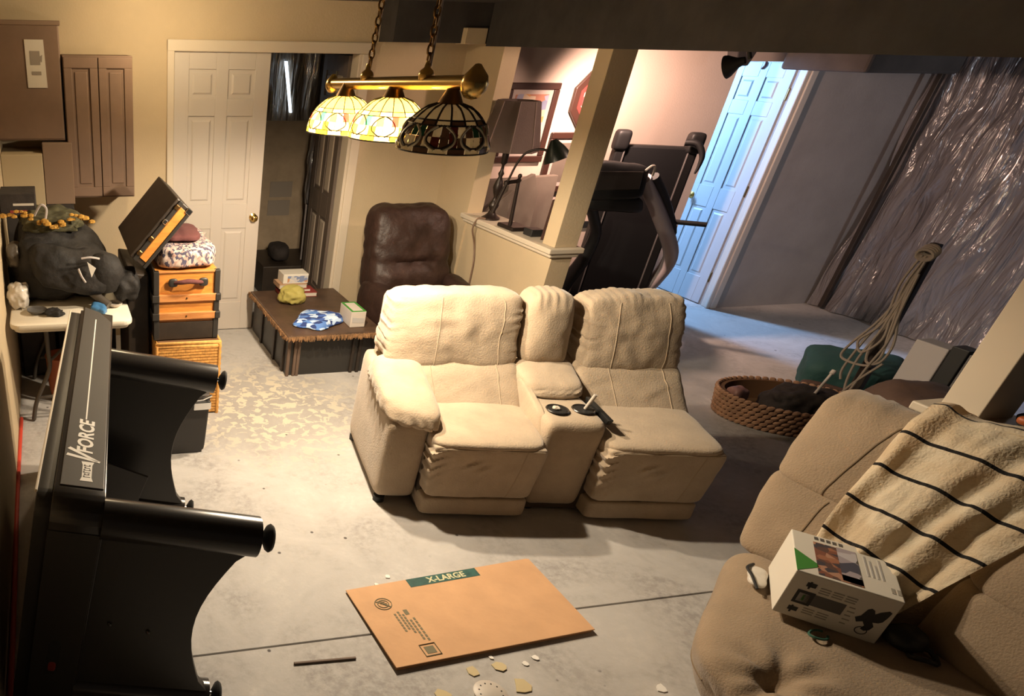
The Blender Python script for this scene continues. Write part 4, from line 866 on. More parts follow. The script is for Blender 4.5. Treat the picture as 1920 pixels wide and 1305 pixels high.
# ================================================================== BROWN RECLINER
Rc = thing('leather_recliner', 'dark brown leather recliner against the half wall behind the beige loveseat', 'armchair', (2.6, 4.4, 0))
def rc(name, b, parent=None): return obj(name, b, 'leather', parent or Rc, smooth=True)
bm = B(); box(bm, 2.36, 2.90, 4.1, 4.95, 0.012, 0.30, 0.02); rc('base', bm)
bm = B(); cushion(bm, quadbox(2.40, 2.86, 4.02, 4.72, 0.22, 0.45), 16, 6, (0, .03, .15), 0.012, 6); rc('seat_cushion', bm)
def rcd(X, Y, Z):
    return -0.05 * math.exp(-((Z + 0.12) / 0.10) ** 2) * (1 - X * X) + 0.010 * math.sin(X * 13 + 2) * max(0, -Z - 0.05) + 0.012 * noise.noise(Vector((X * 4, Z * 4, 2)))
bm = B(); cushion(bm, [(2.30, 4.60, 0.38), (2.92, 4.58, 0.38), (2.93, 4.92, 0.38), (2.30, 4.94, 0.38), (2.30, 4.76, 1.05), (2.90, 4.74, 1.05), (2.91, 4.98, 1.05), (2.30, 5.0, 1.05)], 26, 6, (0.02, 0.16, 0.04), 0.02, 5, rcd, 6); rc('backrest', bm)
bm = B(); cushion(bm, quadbox(2.27, 2.405, 4.02, 4.85, 0.05, 0.54), 14, 6, (.1, 0, .05), 0.012, 6); rc('armrest', bm)
bm = B(); cushion(bm, [(2.84, 4.0, 0.05), (3.0, 4.0, 0.05), (3.0, 4.8, 0.05), (2.84, 4.8, 0.05), (2.84, 4.0, 0.49), (3.01, 4.0, 0.46), (3.01, 4.72, 0.60), (2.84, 4.74, 0.62)], 14, 5, (.05, 0, .1), 0.012, 6); rc('armrest', bm)
for x, y in ((2.40, 4.14), (2.86, 4.14), (2.40, 4.9), (2.86, 4.9)):
    bm = B(); lathe(bm, [(0.025, 0), (0.025, 0.03)], T(x, y, 0), 10); obj('foot', bm, 'rubber', Rc)

# ================================================================== PENDANT LAMP
Pn = thing('stained_glass_pendant', 'brass billiard pendant with three stained glass shades hung on chains, the nearest shade unlit', 'lamp', (1.44, 3.0, 2.31))
def pn(name, b, m, parent=None, **k): return obj(name, b, m, parent or Pn, **k)
bm = B(); tube(bm, [(1.395, 3.56, 1.897), (1.475, 2.48, 1.957)], 0.024, 16); bar = pn('bar', bm, 'brass', smooth=40)
for y, x, z, s in ((2.47, 1.476, 1.955, 1.0), (3.585, 1.393, 1.893, 0.75)):
    bm = B(); lathe(bm, [(0, -0.052 * s), (0.026 * s, -0.045 * s), (0.042 * s, -0.022 * s), (0.046 * s, 0.0), (0.040 * s, 0.024 * s), (0.024 * s, 0.042 * s), (0.010 * s, 0.058 * s), (0, 0.06 * s)], T(x, y, z), 18); pn('end_ball', bm, 'brass', bar, smooth=True)
for cx, cy, cz in ((1.418, 3.25, 1.912), (1.452, 2.78, 1.936)):
    bm = B(); lathe(bm, [(0.0, 0.0), (0.026, 0.004), (0.030, 0.020), (0.024, 0.034), (0.012, 0.044), (0.008, 0.066), (0, 0.066)], T(cx, cy, cz + 0.012), 14); hk = pn('chain_cup', bm, 'brass', smooth=True)
    z = cz + 0.085; k = 0
    sl = 0.07 if cy > 3 else 0.0
    while z < 2.30:
        bm = B(); xx = cx + sl * (z - cz)
        ring = [(xx + (0.011 * math.cos(a) if k % 2 else 0), cy + (0 if k % 2 else 0.011 * math.cos(a)), z + 0.019 * math.sin(a)) for a in [2 * PI * q / 10 for q in range(10)]]
        tube(bm, ring, 0.0045, 5, True); pn('chain_link', bm, 'oldbrass', smooth=True); z += 0.030; k += 1
    bm = B(); tube(bm, [(cx + 0.012, cy, cz + 0.06), (cx + 0.02 + sl * 0.1, cy + 0.01, cz + 0.2), (cx + 0.012 + sl * .36, cy, 2.31)], 0.004, 6, smooth=4); pn('lamp_wire', bm, 'foam', smooth=True)
R0, HH = 0.165, 0.155
def prof(t):           # t 0 top ring .. 1 rim
    r = 0.040 + (R0 - 0.040) * math.sin(min(1.0, t) * PI / 2 * 0.98) ** 0.82
    return r, HH * (1 - t ** 1.35)
NS = 16
motif = [[G_CREAM, G_GREEN, G_WHITE, G_CREAM, G_RED, G_AMBER, G_YEL, G_WHITE], ]
def shade(cx, cy, zr, lit):
    sh = B(); lathe(sh, [(0.0, 0.062), (0.016, 0.060), (0.022, 0.045), (0.036, 0.020), (0.046, 0.0), (0.040, -0.006)], T(cx, cy, zr + HH), 20, cap=False); S_ = pn('shade', sh, 'oldbrass', smooth=True)
    rows = [(0.0, 0.42), (0.42, 0.52), (0.52, 0.72), (0.72, 0.90), (0.90, 1.0)]
    rg = random.Random(int(cy * 10))
    for ri, (t0, t1) in enumerate(rows):
        ns = NS * 2 if ri in (2, 3) else NS
        for s in range(ns):
            b = B(); n = 2 if ri in (0, 2, 3) else 1
            g = 0.03
            a0, a1 = 2 * PI * (s + g) / ns, 2 * PI * (s + 1 - g) / ns
            pts = []
            for i in range(n + 1):
                t = t0 + (t1 - t0) * (0.015 + 0.97 * i / n); r, z = prof(t)
                pts.append([Vector((cx + r * math.cos(a), cy + r * math.sin(a), zr + z)) for a in (a0, (a0 + a1) / 2, a1)])
            vs_ = [[b.verts.new(p) for p in row] for row in pts]
            for i in range(n):
                for j in range(2): b.faces.new((vs_[i][j], vs_[i][j + 1], vs_[i + 1][j + 1], vs_[i + 1][j]))
            bmesh.ops.solidify(b, geom=b.faces[:], thickness=0.002)
            k8 = s % 8
            if lit: g_ = [G_CREAM, [G_WHITE, G_CREAM][s % 2], [G_WHITE, G_CREAM, G_GREEN, G_WHITE, G_CREAM, G_WHITE, G_RED, G_CREAM][k8], [G_AMBER, G_WHITE, G_WHITE, G_YEL, G_WHITE, G_WHITE, G_WHITE, G_YEL][k8], [G_WHITE, G_YEL][s % 2]][ri]
            else: g_ = [U_CREAM, [U_CREAM, U_TAN][s % 2], [U_TAN, U_GREEN, U_GREEN, U_TAN, U_CREAM, U_TAN, U_RED, U_CREAM][k8], [U_CREAM, U_CREAM, U_TAN, U_CREAM, U_RED, U_TAN, U_RED, U_TAN][k8], [U_CREAM, U_TAN][s % 2]][ri]
            obj('glass_pane', b, g_, S_)
    # lead lines: ribs, rings and looping motif
    b = B(); cr = 0.0022 if lit else 0.0038
    for s in range(NS):
        a = 2 * PI * s / NS
        tube(b, [(cx + prof(t)[0] * math.cos(a), cy + prof(t)[0] * math.sin(a), zr + prof(t)[1] + 0.001) for t in [0, .15, .3, .42, .52]], cr, 5)
    for t in (0.0, 0.42, 0.52, 0.90, 1.0):
        r, z = prof(t); tube(b, [(cx + r * math.cos(a), cy + r * math.sin(a), zr + z) for a in [2 * PI * k / 40 for k in range(40)]], 0.0028 if t == 1 else cr * 0.9, 5, True)
    for s in range(NS // 2):
        for sg in (-1, 1):
            a0 = 2 * PI * (2 * s + 0.5) / NS
            tube(b, [(cx + (prof(t)[0] + .002) * math.cos(a0 + sg * d), cy + (prof(t)[0] + .002) * math.sin(a0 + sg * d), zr + prof(t)[1] + .001) for t, d in ((0.52, 0.02), (0.60, 0.20), (0.72, 0.30), (0.82, 0.27), (0.92, 0.06))], cr * 1.1, 5, smooth=3)
    obj('lead_lines', b, 'came', S_, kind='stuff')
    if not lit:
        b = B()
        for s in range(NS // 2):
            for sg in (-1, 1):
                a0 = 2 * PI * (2 * s + 0.5) / NS
                tube(b, [(cx + (prof(t)[0] + .004) * math.cos(a0 + sg * d), cy + (prof(t)[0] + .004) * math.sin(a0 + sg * d), zr + prof(t)[1] + .002) for t, d in ((0.54, 0.10), (0.62, 0.24), (0.74, 0.33), (0.86, 0.28), (0.95, 0.10))], 0.0042, 5, smooth=3)
        obj('cream_scrolls', b, U_CREAM, S_, kind='stuff')
    b = B(); lathe(b, [(0, 0.0), (0.016, 0.004), (0.026, 0.022), (0.028, 0.036), (0.020, 0.054), (0.012, 0.066), (0.012, 0.09), (0, 0.09)], T(cx, cy, zr + 0.045), 14); obj('bulb', b, 'bulb' if lit else 'bulboff', S_, smooth=True)
shade(1.400, 3.42, 1.700, True); shade(1.440, 3.00, 1.722, True); shade(1.474, 2.60, 1.728, False)

# hidden-from-view lamps of the room: a clamp lamp under the beam, two bare bulb holders on the ceiling
Cl = thing('clamp_lamp', 'black clamp lamp fixed under the soffit, shining on the alcove wall', 'lamp', (3.67, 3.64, 2.31))
d_ = (Vector((2.95, 5.1, 1.25)) - Vector((3.66, 3.66, 1.99))).normalized()
bm = B(); lathe(bm, [(0.018, -0.07), (0.026, -0.04), (0.055, 0.0), (0.06, 0.015)], toz(Vector((3.66, 3.66, 1.99)) - d_ * 0.0, d_), 20, cap=False); obj('lamp_shade', bm, 'ink', Cl, smooth=True)
bm = B(); tube(bm, [Vector((3.66, 3.66, 1.99)) - d_ * 0.09, (3.66, 3.60, 2.12), (3.67, 3.62, 2.31)], 0.010, 8, smooth=4); obj('arm', bm, 'ink', Cl, smooth=True)
o = thing('ceiling_bulb_holder', 'bare ceiling bulb holder above the wooden trunk', 'lamp', (0.75, 4.55, 2.31))
bm = B(); lathe(bm, [(0.055, 0), (0.055, -0.012), (0.03, -0.03), (0.02, -0.045), (0, -0.045)], T(0.75, 4.55, 2.31), 18); obj('holder', bm, 'white', o, smooth=40)
def work_lamp(name, lab, p, tgt, zc):
    o = thing(name, lab, 'lamp', (p[0], p[1], zc)); p = Vector(p); d = (Vector(tgt) - p).normalized()
    b = B(); lathe(b, [(0.014, -0.06), (0.022, -0.03), (0.036, 0.0), (0.042, 0.012)], toz(p, d), 18, cap=False); obj('lamp_shade', b, 'ink', o, smooth=True)
    b = B(); tube(b, [p - d * 0.06, p - d * 0.07 + Vector((0, 0, 0.05)), (p.x, p.y, zc)], 0.009, 8, smooth=4); obj('arm', b, 'ink', o, smooth=True)
work_lamp('alcove_lamp', 'small black lamp hidden behind the top of the far column', (3.785, 4.60, 1.99), (4.75, 5.2, 1.0), 2.31)
work_lamp('work_lamp', 'black work lamp aimed at the big plastic sheet', (6.3, 1.5, 1.95), (6.95, 4.2, 1.5), 2.31)

# ================================================================== FOLDING TABLE AND ITS LOAD
Ft = thing('folding_table', 'white plastic folding table with grey tube legs against the left wall', 'table', (0.06, 4.0, 0))
bm = B(); prism(bm, rrect(-0.275, 0.400, 3.615, 4.75, 0.06), 0.032, T(0, 0, 0.697), 0.010); obj('table_top', bm, 'tablewhite', Ft, smooth=35)
bm = B(); prism(bm, rrect(-0.255, 0.380, 3.635, 4.73, 0.05), 0.02, T(0, 0, 0.678), 0.004); obj('table_skirt', bm, 'tablewhite', Ft)
for yy in (3.88, 4.5):
    for sx in (-1, 1):
        cx = 0.06
        bm = B(); tube(bm, [(cx + sx * 0.15, yy - 0.02, 0.68), (cx + sx * 0.145, yy, 0.45), (cx + sx * 0.15, yy, 0.34), (cx + sx * 0.24, yy, 0.14), (cx + sx * 0.27, yy, 0.01)], 0.014, 8, smooth=4); obj('leg', bm, 'tubegrey', Ft, smooth=True)
    bm = B(); tube(bm, [(cx - 0.235, yy, 0.16), (cx - 0.1, yy, 0.165), (cx + 0.1, yy, 0.165), (cx + 0.235, yy, 0.16)], 0.011, 8); tube(bm, [(cx - 0.14, yy, 0.40), (cx, yy + 0.1, 0.46), (cx + 0.14, yy, 0.40)], 0.010, 8, smooth=4); obj('leg_brace', bm, 'tubegrey', Ft, smooth=True)
bm = B(); box(bm, 0.02, 0.06, 3.608, 3.620, 0.682, 0.70, 0.003); obj('edge_clip', bm, 'cabinet', Ft)
bm = B(); lathe(bm, [(0.07, 0), (0.085, 0.10), (0.092, 0.30), (0.098, 0.31), (0.09, 0.315)], T(-0.02, 4.18, 0.0), 20); ob = obj('orange_bucket', bm, 'orangeplastic', smooth=40); tag(ob, 'orange plastic bucket on the floor under the folding table', 'bucket')
bm = B(); box(bm, -0.02, 0.38, 4.56, 4.74, 0.0, 0.5, 0.01); tag(obj('table_shade_block', bm, 'dark'), 'dark block added for the shade at the back under the folding table', 'box')  # this block and the next are added to darken the space under the table
bm = B(); box(bm, -0.28, -0.04, 4.56, 4.74, 0.0, 0.55, 0.01); tag(obj('table_shade_block', bm, 'darkbrown'), 'dark brown block added for the shade by the left wall under the folding table', 'box')
bm = B(); hexa(bm, [(0.405, 3.95, 0.0), (0.535, 3.95, 0.0), (0.535, 4.5, 0.0), (0.405, 4.5, 0.0), (0.405, 3.95, 0.90), (0.535, 3.95, 0.88), (0.535, 4.5, 0.88), (0.405, 4.5, 0.90)], 0.01); tag(obj('dark_panel_case', bm, 'darkbrown'), 'tall dark case standing between the folding table and the wooden trunk', 'case')
ZT = 0.73
bm = B(); cushion(bm, [(-0.27, 3.92, ZT + .005), (0.33, 3.90, ZT + .005), (0.36, 4.5, ZT + .005), (-0.26, 4.6, ZT + .005), (-0.22, 3.98, 1.13), (0.28, 4.0, 1.06), (0.28, 4.4, 1.10), (-0.22, 4.5, 1.2)], 30, 4, (0.03, 0.08, 0.10), 0.05, 4.5, None, 3); tag(obj('garment_bag', bm, 'blackcloth', smooth=True), 'big black garment bag heaped on the folding table', 'bag')
bm = B(); cushion(bm, [(-0.12, 3.80, ZT + .12), (0.30, 3.78, ZT + .08), (0.34, 4.0, ZT + .10), (-0.12, 4.0, ZT + .12), (-0.16, 3.86, 1.06), (0.30, 3.86, 0.98), (0.34, 4.02, 1.0), (-0.14, 4.02, 1.10)], 26, 4, (0.05, 0.10, 0.1), 0.035, 6, None, 9); tag(obj('black_jacket', bm, 'blackcloth', smooth=True), 'black jacket hanging over the front of the heap on the folding table', 'jacket')
Cp = thing('baseball_hat', 'round black hat with a white triangle, on the heap by the trunk lid', 'hat', (0.26, 3.93, 0.95))
bm = B(); lathe(bm, [(0.11, -0.085), (0.118, -0.04), (0.11, 0.02), (0.085, 0.07), (0.04, 0.10), (0, 0.108)], axes((0.27, 3.90, 0.93), (1, 0, 0), (0, 0.94, 0.34), (0, -0.34, 0.94)), 26, scale=(1.0, 0.9)); obj('crown', bm, 'blackcloth', Cp, smooth=True)
bm = B(); prism(bm, [(-0.02, 0.035), (0.028, 0.005), (0.002, -0.045)], 0.003, axes((0.19, 3.787, 0.975), (0.96, -0.28, 0), (0.03, 0.25, 0.97), (-0.28, -0.93, 0.25))); obj('white_patch', bm, 'logo', Cp)
for p in ([(0.14, 3.80, 1.03), (0.19, 3.80, 1.035), (0.24, 3.82, 1.02)], [(0.12, 3.78, 0.98), (0.135, 3.77, 0.94), (0.155, 3.77, 0.905)]):
    bm = B(); tube(bm, p, 0.006, 6, smooth=4); obj('pale_trim', bm, 'foam', Cp, smooth=True)
bm = B()
for k in range(34):
    t = k / 33; x = -0.26 + 0.47 * t; z = 1.20 + 0.03 * math.sin(t * 9) - 0.03 * t; y = 4.06 + 0.03 * noise.noise(Vector((t * 9, 0, 0)))
    r = random.uniform(0.012, 0.024)
    lathe(bm, [(0, -r * .6), (r, -r * .2), (r * .9, r * .4), (0, r * .7)], T(x + random.uniform(-.015, .015), y - 0.02, z + random.uniform(-.02, .02)), 6)
gr = obj('flower_garland', bm, 'gold', smooth=True, kind='stuff'); tag(gr, 'yellow artificial flower garland along the top of the heap on the folding table', 'garland')
bm = B(); cushion(bm, [(-0.20, 4.05, 1.10), (0.16, 4.05, 1.09), (0.20, 4.4, 1.1), (-0.20, 4.45, 1.15), (-0.16, 4.1, 1.19), (0.14, 4.1, 1.18), (0.14, 4.35, 1.2), (-0.18, 4.4, 1.22)], 22, 4, wr=0.03, wf=14); obj('leaves', bm, 'olive', gr, smooth=True)
bm = B(); cushion(bm, quadbox(-0.285, -0.165, 3.84, 3.99, ZT + .004, ZT + 0.15), 14, 2.5, (0, 0, 0), 0.02, 18); tag(obj('crinkled_bag', bm, 'bagwhite', smooth=True), 'round crinkled white plastic bag at the left end of the folding table', 'bag')
bm = B(); cushion(bm, quadbox(-0.27, -0.19, 3.98, 4.12, 0.93, 1.06), 10, 4, (0, 0, 0), 0.015, 18); tag(obj('grey_pouch', bm, 'tubegrey', smooth=True), 'small grey pouch on the left side of the black heap', 'pouch')
def dish(name, x, y, r, m, lab, cat='dish'):
    b = B(); lathe(b, [(0.0, 0.004), (r * .7, 0.004), (r, 0.018), (r * 1.02, 0.024), (r * .95, 0.020), (r * .65, 0.009), (0, 0.009)], T(x, y, ZT), 24); tag(obj(name, b, m, smooth=True), lab, cat)
dish('grey_tray', -0.125, 3.80, 0.055, 'inkmid', 'small grey tray on the folding table beside the crinkled bag')
dish('white_ring_lid', 0.32, 3.86, 0.045, 'white', 'white round lid near the right end of the folding table', 'lid')
bm = B(); cushion(bm, quadbox(-0.08, 0.02, 3.72, 3.80, ZT, ZT + 0.03), 10, 3, wr=0.02, wf=25); tag(obj('dark_glove', bm, 'blackcloth', smooth=True), 'small dark glove near the front edge of the folding table', 'glove')
bm = B(); cushion(bm, [(0.17, 3.76, ZT), (0.25, 3.70, ZT), (0.27, 3.80, ZT), (0.19, 3.86, ZT), (0.18, 3.76, ZT + .04), (0.25, 3.71, ZT + .03), (0.26, 3.8, ZT + .05), (0.19, 3.85, ZT + .05)], 10, 4, wr=0.012, wf=20); tag(obj('blue_packet', bm, 'blueplastic', smooth=True), 'blue plastic packet on the folding table behind the game table corner', 'packet')
bm = B(); tube(bm, [(0.13, 3.92, 0.86), (0.20, 3.86, 0.81), (0.28, 3.80, 0.755)], [0.02, 0.024, 0.028], 10); tag(obj('grey_strap_roll', bm, 'tubegrey', smooth=True), 'rolled grey strap hanging down from the black heap to the table', 'strap')
bm = B(); prism(bm, [(-0.02, 0.03), (0.02, 0.07), (0.055, 0.0), (0.03, -0.07), (-0.01, -0.06)], 0.002, axes((0.395, 3.80, 0.955), (0.96, -0.28, 0), (0.03, 0.1, 0.99), (-0.28, -0.95, 0.1))); 
bm.clear(); cushion(bm, quadbox(0.33, 0.46, 3.84, 4.0, 0.735, 0.93), 12, 3.5, wr=0.03, wf=9); tag(obj('black_cloth', bm, 'blackcloth', smooth=True), 'black cloth slumped between the heap and the trunk lid', 'cloth')

# ================================================================== WALL CABINETS, LEFT BACK
Ca = thing('wall_cabinet', 'tall brown wall cabinet with a white paper taped on it, top left', 'cabinet', (-0.08, 5.1, 1.49))
bm = B(); box(bm, -0.299, 0.125, 4.96, 5.258, 1.49, 2.15, 0.004); obj('cabinet_body', bm, 'cabinet', Ca)
bm = B(); box(bm, -0.297, 0.120, 4.945, 4.962, 1.50, 2.13, 0.004); obj('door', bm, 'cabinet', Ca)
bm = B(); box(bm, -0.299, 0.135, 4.94, 5.258, 2.13, 2.155, 0.004); obj('cornice', bm, 'boxbrown', Ca)
bm = B(); hexa(bm, [(-0.086, 4.940, 1.795), (0.034, 4.940, 1.795), (0.034, 4.945, 1.795), (-0.086, 4.945, 1.795), (-0.088, 4.940, 2.055), (0.027, 4.940, 2.055), (0.027, 4.945, 2.055), (-0.088, 4.945, 2.055)]); pp = obj('taped_paper', bm, 'paper'); tag(pp, 'white paper sheet with a small drawing taped to the tall wall cabinet', 'paper')
bm = B(); box(bm, -0.06, 0.0, 4.9385, 4.9402, 1.92, 1.995); prism(bm, [(-0.02, 0.0), (0.015, 0.02), (0.01, -0.02)], 0.001, axes((0.0, 4.939, 1.955), (1, 0, 0), (0, 0, 1), (0, -1, 0))); box(bm, -0.055, 0.002, 4.9385, 4.9402, 1.865, 1.885); obj('paper_print', bm, 'paperdark', pp)
Cb = thing('wall_cabinet', 'brown two-panel wall cabinet hanging left of the white door', 'cabinet', (0.35, 5.1, 1.13))
bm = B(); box(bm, 0.135, 0.575, 4.96, 5.258, 1.13, 1.975, 0.004); obj('cabinet_body', bm, 'cabinet', Cb)
for x0, x1 in ((0.14, 0.352), (0.358, 0.570)):
    bm = B()
    for a in ((x0, x1, 1.14, 1.20), (x0, x1, 1.905, 1.965), (x0, x0 + 0.05, 1.20, 1.905), (x1 - 0.05, x1, 1.20, 1.905)): box(bm, a[0], a[1], 4.942, 4.96, a[2], a[3], 0.003)
    dr = obj('door', bm, 'cabinet', Cb)
    bm = B(); box(bm, x0 + 0.045, x1 - 0.045, 4.952, 4.962, 1.195, 1.91, 0.002); box(bm, x0 + 0.065, x1 - 0.065, 4.946, 4.956, 1.22, 1.885, 0.006); obj('door_panel', bm, 'cabinet', dr)
bm = B(); box(bm, -0.298, 0.15, 4.80, 5.25, 0.0, 1.10, 0.006); Su = obj('low_cupboard', bm, 'dark'); tag(Su, 'dark cupboard standing behind the heap in the left back corner', 'cupboard')
bm = B(); box(bm, -0.03, 0.162, 4.90, 5.25, 1.101, 1.48, 0.004); tag(obj('brown_carton', bm, 'boxbrown'), 'plain brown carton under the tall wall cabinet', 'box')
bm = B(); box(bm, -0.298, -0.034, 4.85, 5.2, 1.101, 1.42, 0.004); tag(obj('cream_carton', bm, 'boxcream'), 'cream carton at the far left under the tall wall cabinet', 'box')
bm = B(); box(bm, -0.295, -0.09, 4.25, 4.5, 1.16, 1.29, 0.004); bkb = obj('dark_game_box', bm, 'darkcloth'); tag(bkb, 'dark box with a white title strip at the far left on the heap', 'box')
bm = B(); box(bm, -0.22, -0.10, 4.248, 4.2505, 1.225, 1.238); obj('title_strip', bm, 'paper', bkb)
bm = B(); box(bm, -0.24, -0.14, 4.248, 4.2505, 1.185, 1.20); obj('red_strip', bm, 'redbook', bkb)
bm = B(); tube(bm, [(-0.10, 4.1, 1.20), (-0.06, 4.08, 1.26), (-0.03, 4.08, 1.24), (-0.04, 4.08, 1.18)], 0.007, 6, smooth=5); tag(obj('white_cord_loop', bm, 'foam', smooth=True), 'white cord looped over the flower garland', 'cord')
bm = B(); tube(bm, [(-0.288, 3.9, 0.012), (-0.292, 3.0, 0.012), (-0.285, 2.0, 0.012), (-0.29, 0.6, 0.012)], 0.012, 8, smooth=4); tag(obj('red_rope', bm, 'redcord', smooth=True), 'red rope running along the foot of the left wall', 'rope')

# ================================================================== HALF WALL TOP AND ALCOVE
La = thing('table_lamp', 'table lamp with a greyish fabric shade and a turned dark base on the half wall', 'lamp', (3.095, 4.60, 1.0))
bm = B(); lathe(bm, [(0.062, 0), (0.062, 0.012), (0.045, 0.022), (0.028, 0.04), (0.02, 0.06), (0.034, 0.085), (0.036, 0.10), (0.018, 0.125), (0.012, 0.15), (0.026, 0.185), (0.034, 0.215), (0.026, 0.25), (0.012, 0.285), (0.02, 0.305), (0.011, 0.325), (0.009, 0.36), (0.022, 0.375), (0.022, 0.45), (0.018, 0.50), (0, 0.50)], T(3.095, 4.60, 1.0), 18); obj('base', bm, 'bronze', La, smooth=True)
bm = B()
pr = [(0.200, 0.455), (0.192, 0.50), (0.135, 0.755), (0.132, 0.76)]
lathe(bm, pr, T(3.095, 4.60, 1.0) @ Matrix.Rotation(0.3, 4, 'Z'), 8, cap=False); bmesh.ops.solidify(bm, geom=bm.faces[:], thickness=0.003); shd = obj('shade', bm, 'shade', La)
for k in range(8):
    a = 0.3 + 2 * PI * k / 8
    bm = B(); tube(bm, [(3.095 + r * math.cos(a), 4.60 + r * math.sin(a), 1.0 + z) for r, z in ((0.200, 0.455), (0.193, 0.50), (0.136, 0.755))], 0.0035, 5); obj('rib', bm, 'shade', shd)
bm = B(); tube(bm, [(3.04, 4.57, 1.008), (3.00, 4.60, 1.005), (2.985, 4.615, 0.93), (3.03, 4.622, 0.82), (3.035, 4.585, 0.70), (3.035, 4.575, 0.55), (3.035, 4.56, 0.30), (3.02, 4.55, 0.01)], 0.006, 6, smooth=5); obj('power_cord', bm, 'cabinet', La, smooth=True)
Dl = thing('desk_lamp', 'dark desk lamp with curved arm and dark green shade on the half wall', 'lamp', (3.08, 4.25, 1.0))
def dl(name, b, m): return obj(name, b, m, Dl, smooth=True)
bm = B(); box(bm, 3.02, 3.16, 4.22, 4.40, 1.0, 1.026, 0.008); obj('base', bm, 'bronze', Dl)
bm = B(); tube(bm, [(3.06, 4.31, 1.02), (3.04, 4.31, 1.30)], [0.013, 0.011], 10); lathe(bm, [(0, 0), (0.012, 0.0), (0.018, 0.012), (0.008, 0.022), (0.014, 0.036), (0.010, 0.048), (0, 0.052)], T(3.04, 4.31, 1.30), 12); dl('stem', bm, 'bronze')
bm = B(); tube(bm, [(3.04, 4.31, 1.305), (2.985, 4.31, 1.30), (2.955, 4.31, 1.295)], 0.012, 8); lathe(bm, [(0, -0.018), (0.018, -0.01), (0.018, 0.01), (0, 0.018)], T(2.955, 4.31, 1.295), 10); dl('clamp', bm, 'bronze')
bm = B(); tube(bm, [(2.925, 4.34, 1.10), (2.945, 4.32, 1.23), (2.958, 4.30, 1.32), (2.975, 4.28, 1.42), (3.00, 4.25, 1.485), (3.05, 4.20, 1.512), (3.08, 4.15, 1.508)], [0.014, 0.012, 0.007, 0.007, 0.007, 0.007, 0.008], 8, smooth=4); dl('arm', bm, 'bronze')
dd_ = Vector((0.35, -0.25, -0.9)).normalized()
bm = B(); lathe(bm, [(0.018, -0.02), (0.03, 0.0), (0.052, 0.035), (0.075, 0.085), (0.078, 0.10)], toz((3.09, 4.13, 1.555), dd_), 20, cap=False); bmesh.ops.solidify(bm, geom=bm.faces[:], thickness=0.002); dl('shade', bm, 'greenglass')
bm = B(); lathe(bm, [(0, 0.07), (0.02, 0.06), (0.026, 0.045), (0.012, 0.02), (0, 0.02)], toz((3.09, 4.13, 1.555), dd_), 10); dl('bulb', bm, 'bulboff')
bm = B(); box(bm, 3.06, 3.15, 4.07, 4.16, 1.0, 1.045, 0.006); tag(obj('black_adapter', bm, 'ink'), 'small black power box on the half wall between the desk lamp and the column', 'box')
bm = B(); hexa(bm, [(3.08, 4.0, 1.0), (3.10, 3.985, 1.0), (3.17, 4.02, 1.0), (3.15, 4.035, 1.0), (3.08, 3.99, 1.25), (3.10, 3.975, 1.25), (3.17, 4.01, 1.25), (3.15, 4.025, 1.25)], 0.003); tag(obj('dark_frame_board', bm, 'frame'), 'narrow dark board standing on the half wall against the column', 'board')

def picture(name, lab, x0, x1, z0, z1, fw, mw_, art, y=5.2):
    o = thing(name, lab, 'picture', ((x0 + x1) / 2, y, (z0 + z1) / 2))
    b = B()
    for a in ((x0, x1, z0, z0 + fw), (x0, x1, z1 - fw, z1), (x0, x0 + fw, z0 + fw, z1 - fw), (x1 - fw, x1, z0 + fw, z1 - fw)): box(b, a[0], a[1], y - 0.03, y - 0.001, a[2], a[3], 0.006)
    obj('frame', b, 'frame', o)
    b = B(); box(b, x0 + fw, x1 - fw, y - 0.016, y - 0.004, z0 + fw, z1 - fw); obj('mat_board', b, 'matte', o)
    b = B(); box(b, x0 + fw + mw_, x1 - fw - mw_, y - 0.0175, y - 0.0155, z0 + fw + mw_, z1 - fw - mw_); obj('print', b, art, o)
picture('framed_picture', 'large dark framed picture of a sunset sky behind the table lamp', 3.375, 3.800, 1.29, 1.835, 0.045, 0.03, 'sunset')
picture('framed_picture', 'lower dark framed picture half hidden behind the column', 3.835, 4.20, 1.065, 1.50, 0.045, 0.03, 'greyboard')
Oc = thing('octagon_picture', 'dark octagonal framed picture high on the alcove wall beside the column', 'picture', (4.10, 5.2, 1.73))
def octo(r): return [(r * math.cos(PI / 8 + k * PI / 4) * 1.0, r * math.sin(PI / 8 + k * PI / 4) * 1.12) for k in range(8)]
bm = B(); prism(bm, octo(0.185), 0.028, axes((4.10, 5.199, 1.725), (1, 0, 0), (0, 0, 1), (0, -1, 0)), 0.006); obj('frame', bm, 'frame', Oc)
bm = B(); prism(bm, octo(0.135), 0.003, axes((4.10, 5.172, 1.725), (1, 0, 0), (0, 0, 1), (0, -1, 0))); obj('inner_frame', bm, 'redbook', Oc)
bm = B(); prism(bm, octo(0.105), 0.003, axes((4.10, 5.170, 1.725), (1, 0, 0), (0, 0, 1), (0, -1, 0))); obj('print', bm, 'oval', Oc)
bm = B(); hexa(bm, [(3.28, 4.98, 0.0), (3.90, 4.98, 0.0), (3.90, 5.04, 0.0), (3.28, 5.04, 0.0), (3.30, 5.06, 1.18), (3.90, 5.06, 1.21), (3.90, 5.12, 1.21), (3.30, 5.12, 1.18)], 0.004); tag(obj('grey_board', bm, 'greyboard'), 'tall grey brown board leaning on the alcove wall behind the two lamps', 'board')
bm = B(); prism(bm, [(0, 0), (0.26, 0), (0.26, 1.10), (0.20, 1.24), (0.14, 1.21), (0.0, 1.16)], 0.05, axes((3.42, 4.93, 0.0), (1, 0, 0), (0, 0.06, 0.998), (0, -0.998, 0.06)), 0.003); tag(obj('grey_carton', bm, 'greyboard'), 'grey brown carton with a torn open top beside the leaning board', 'box')
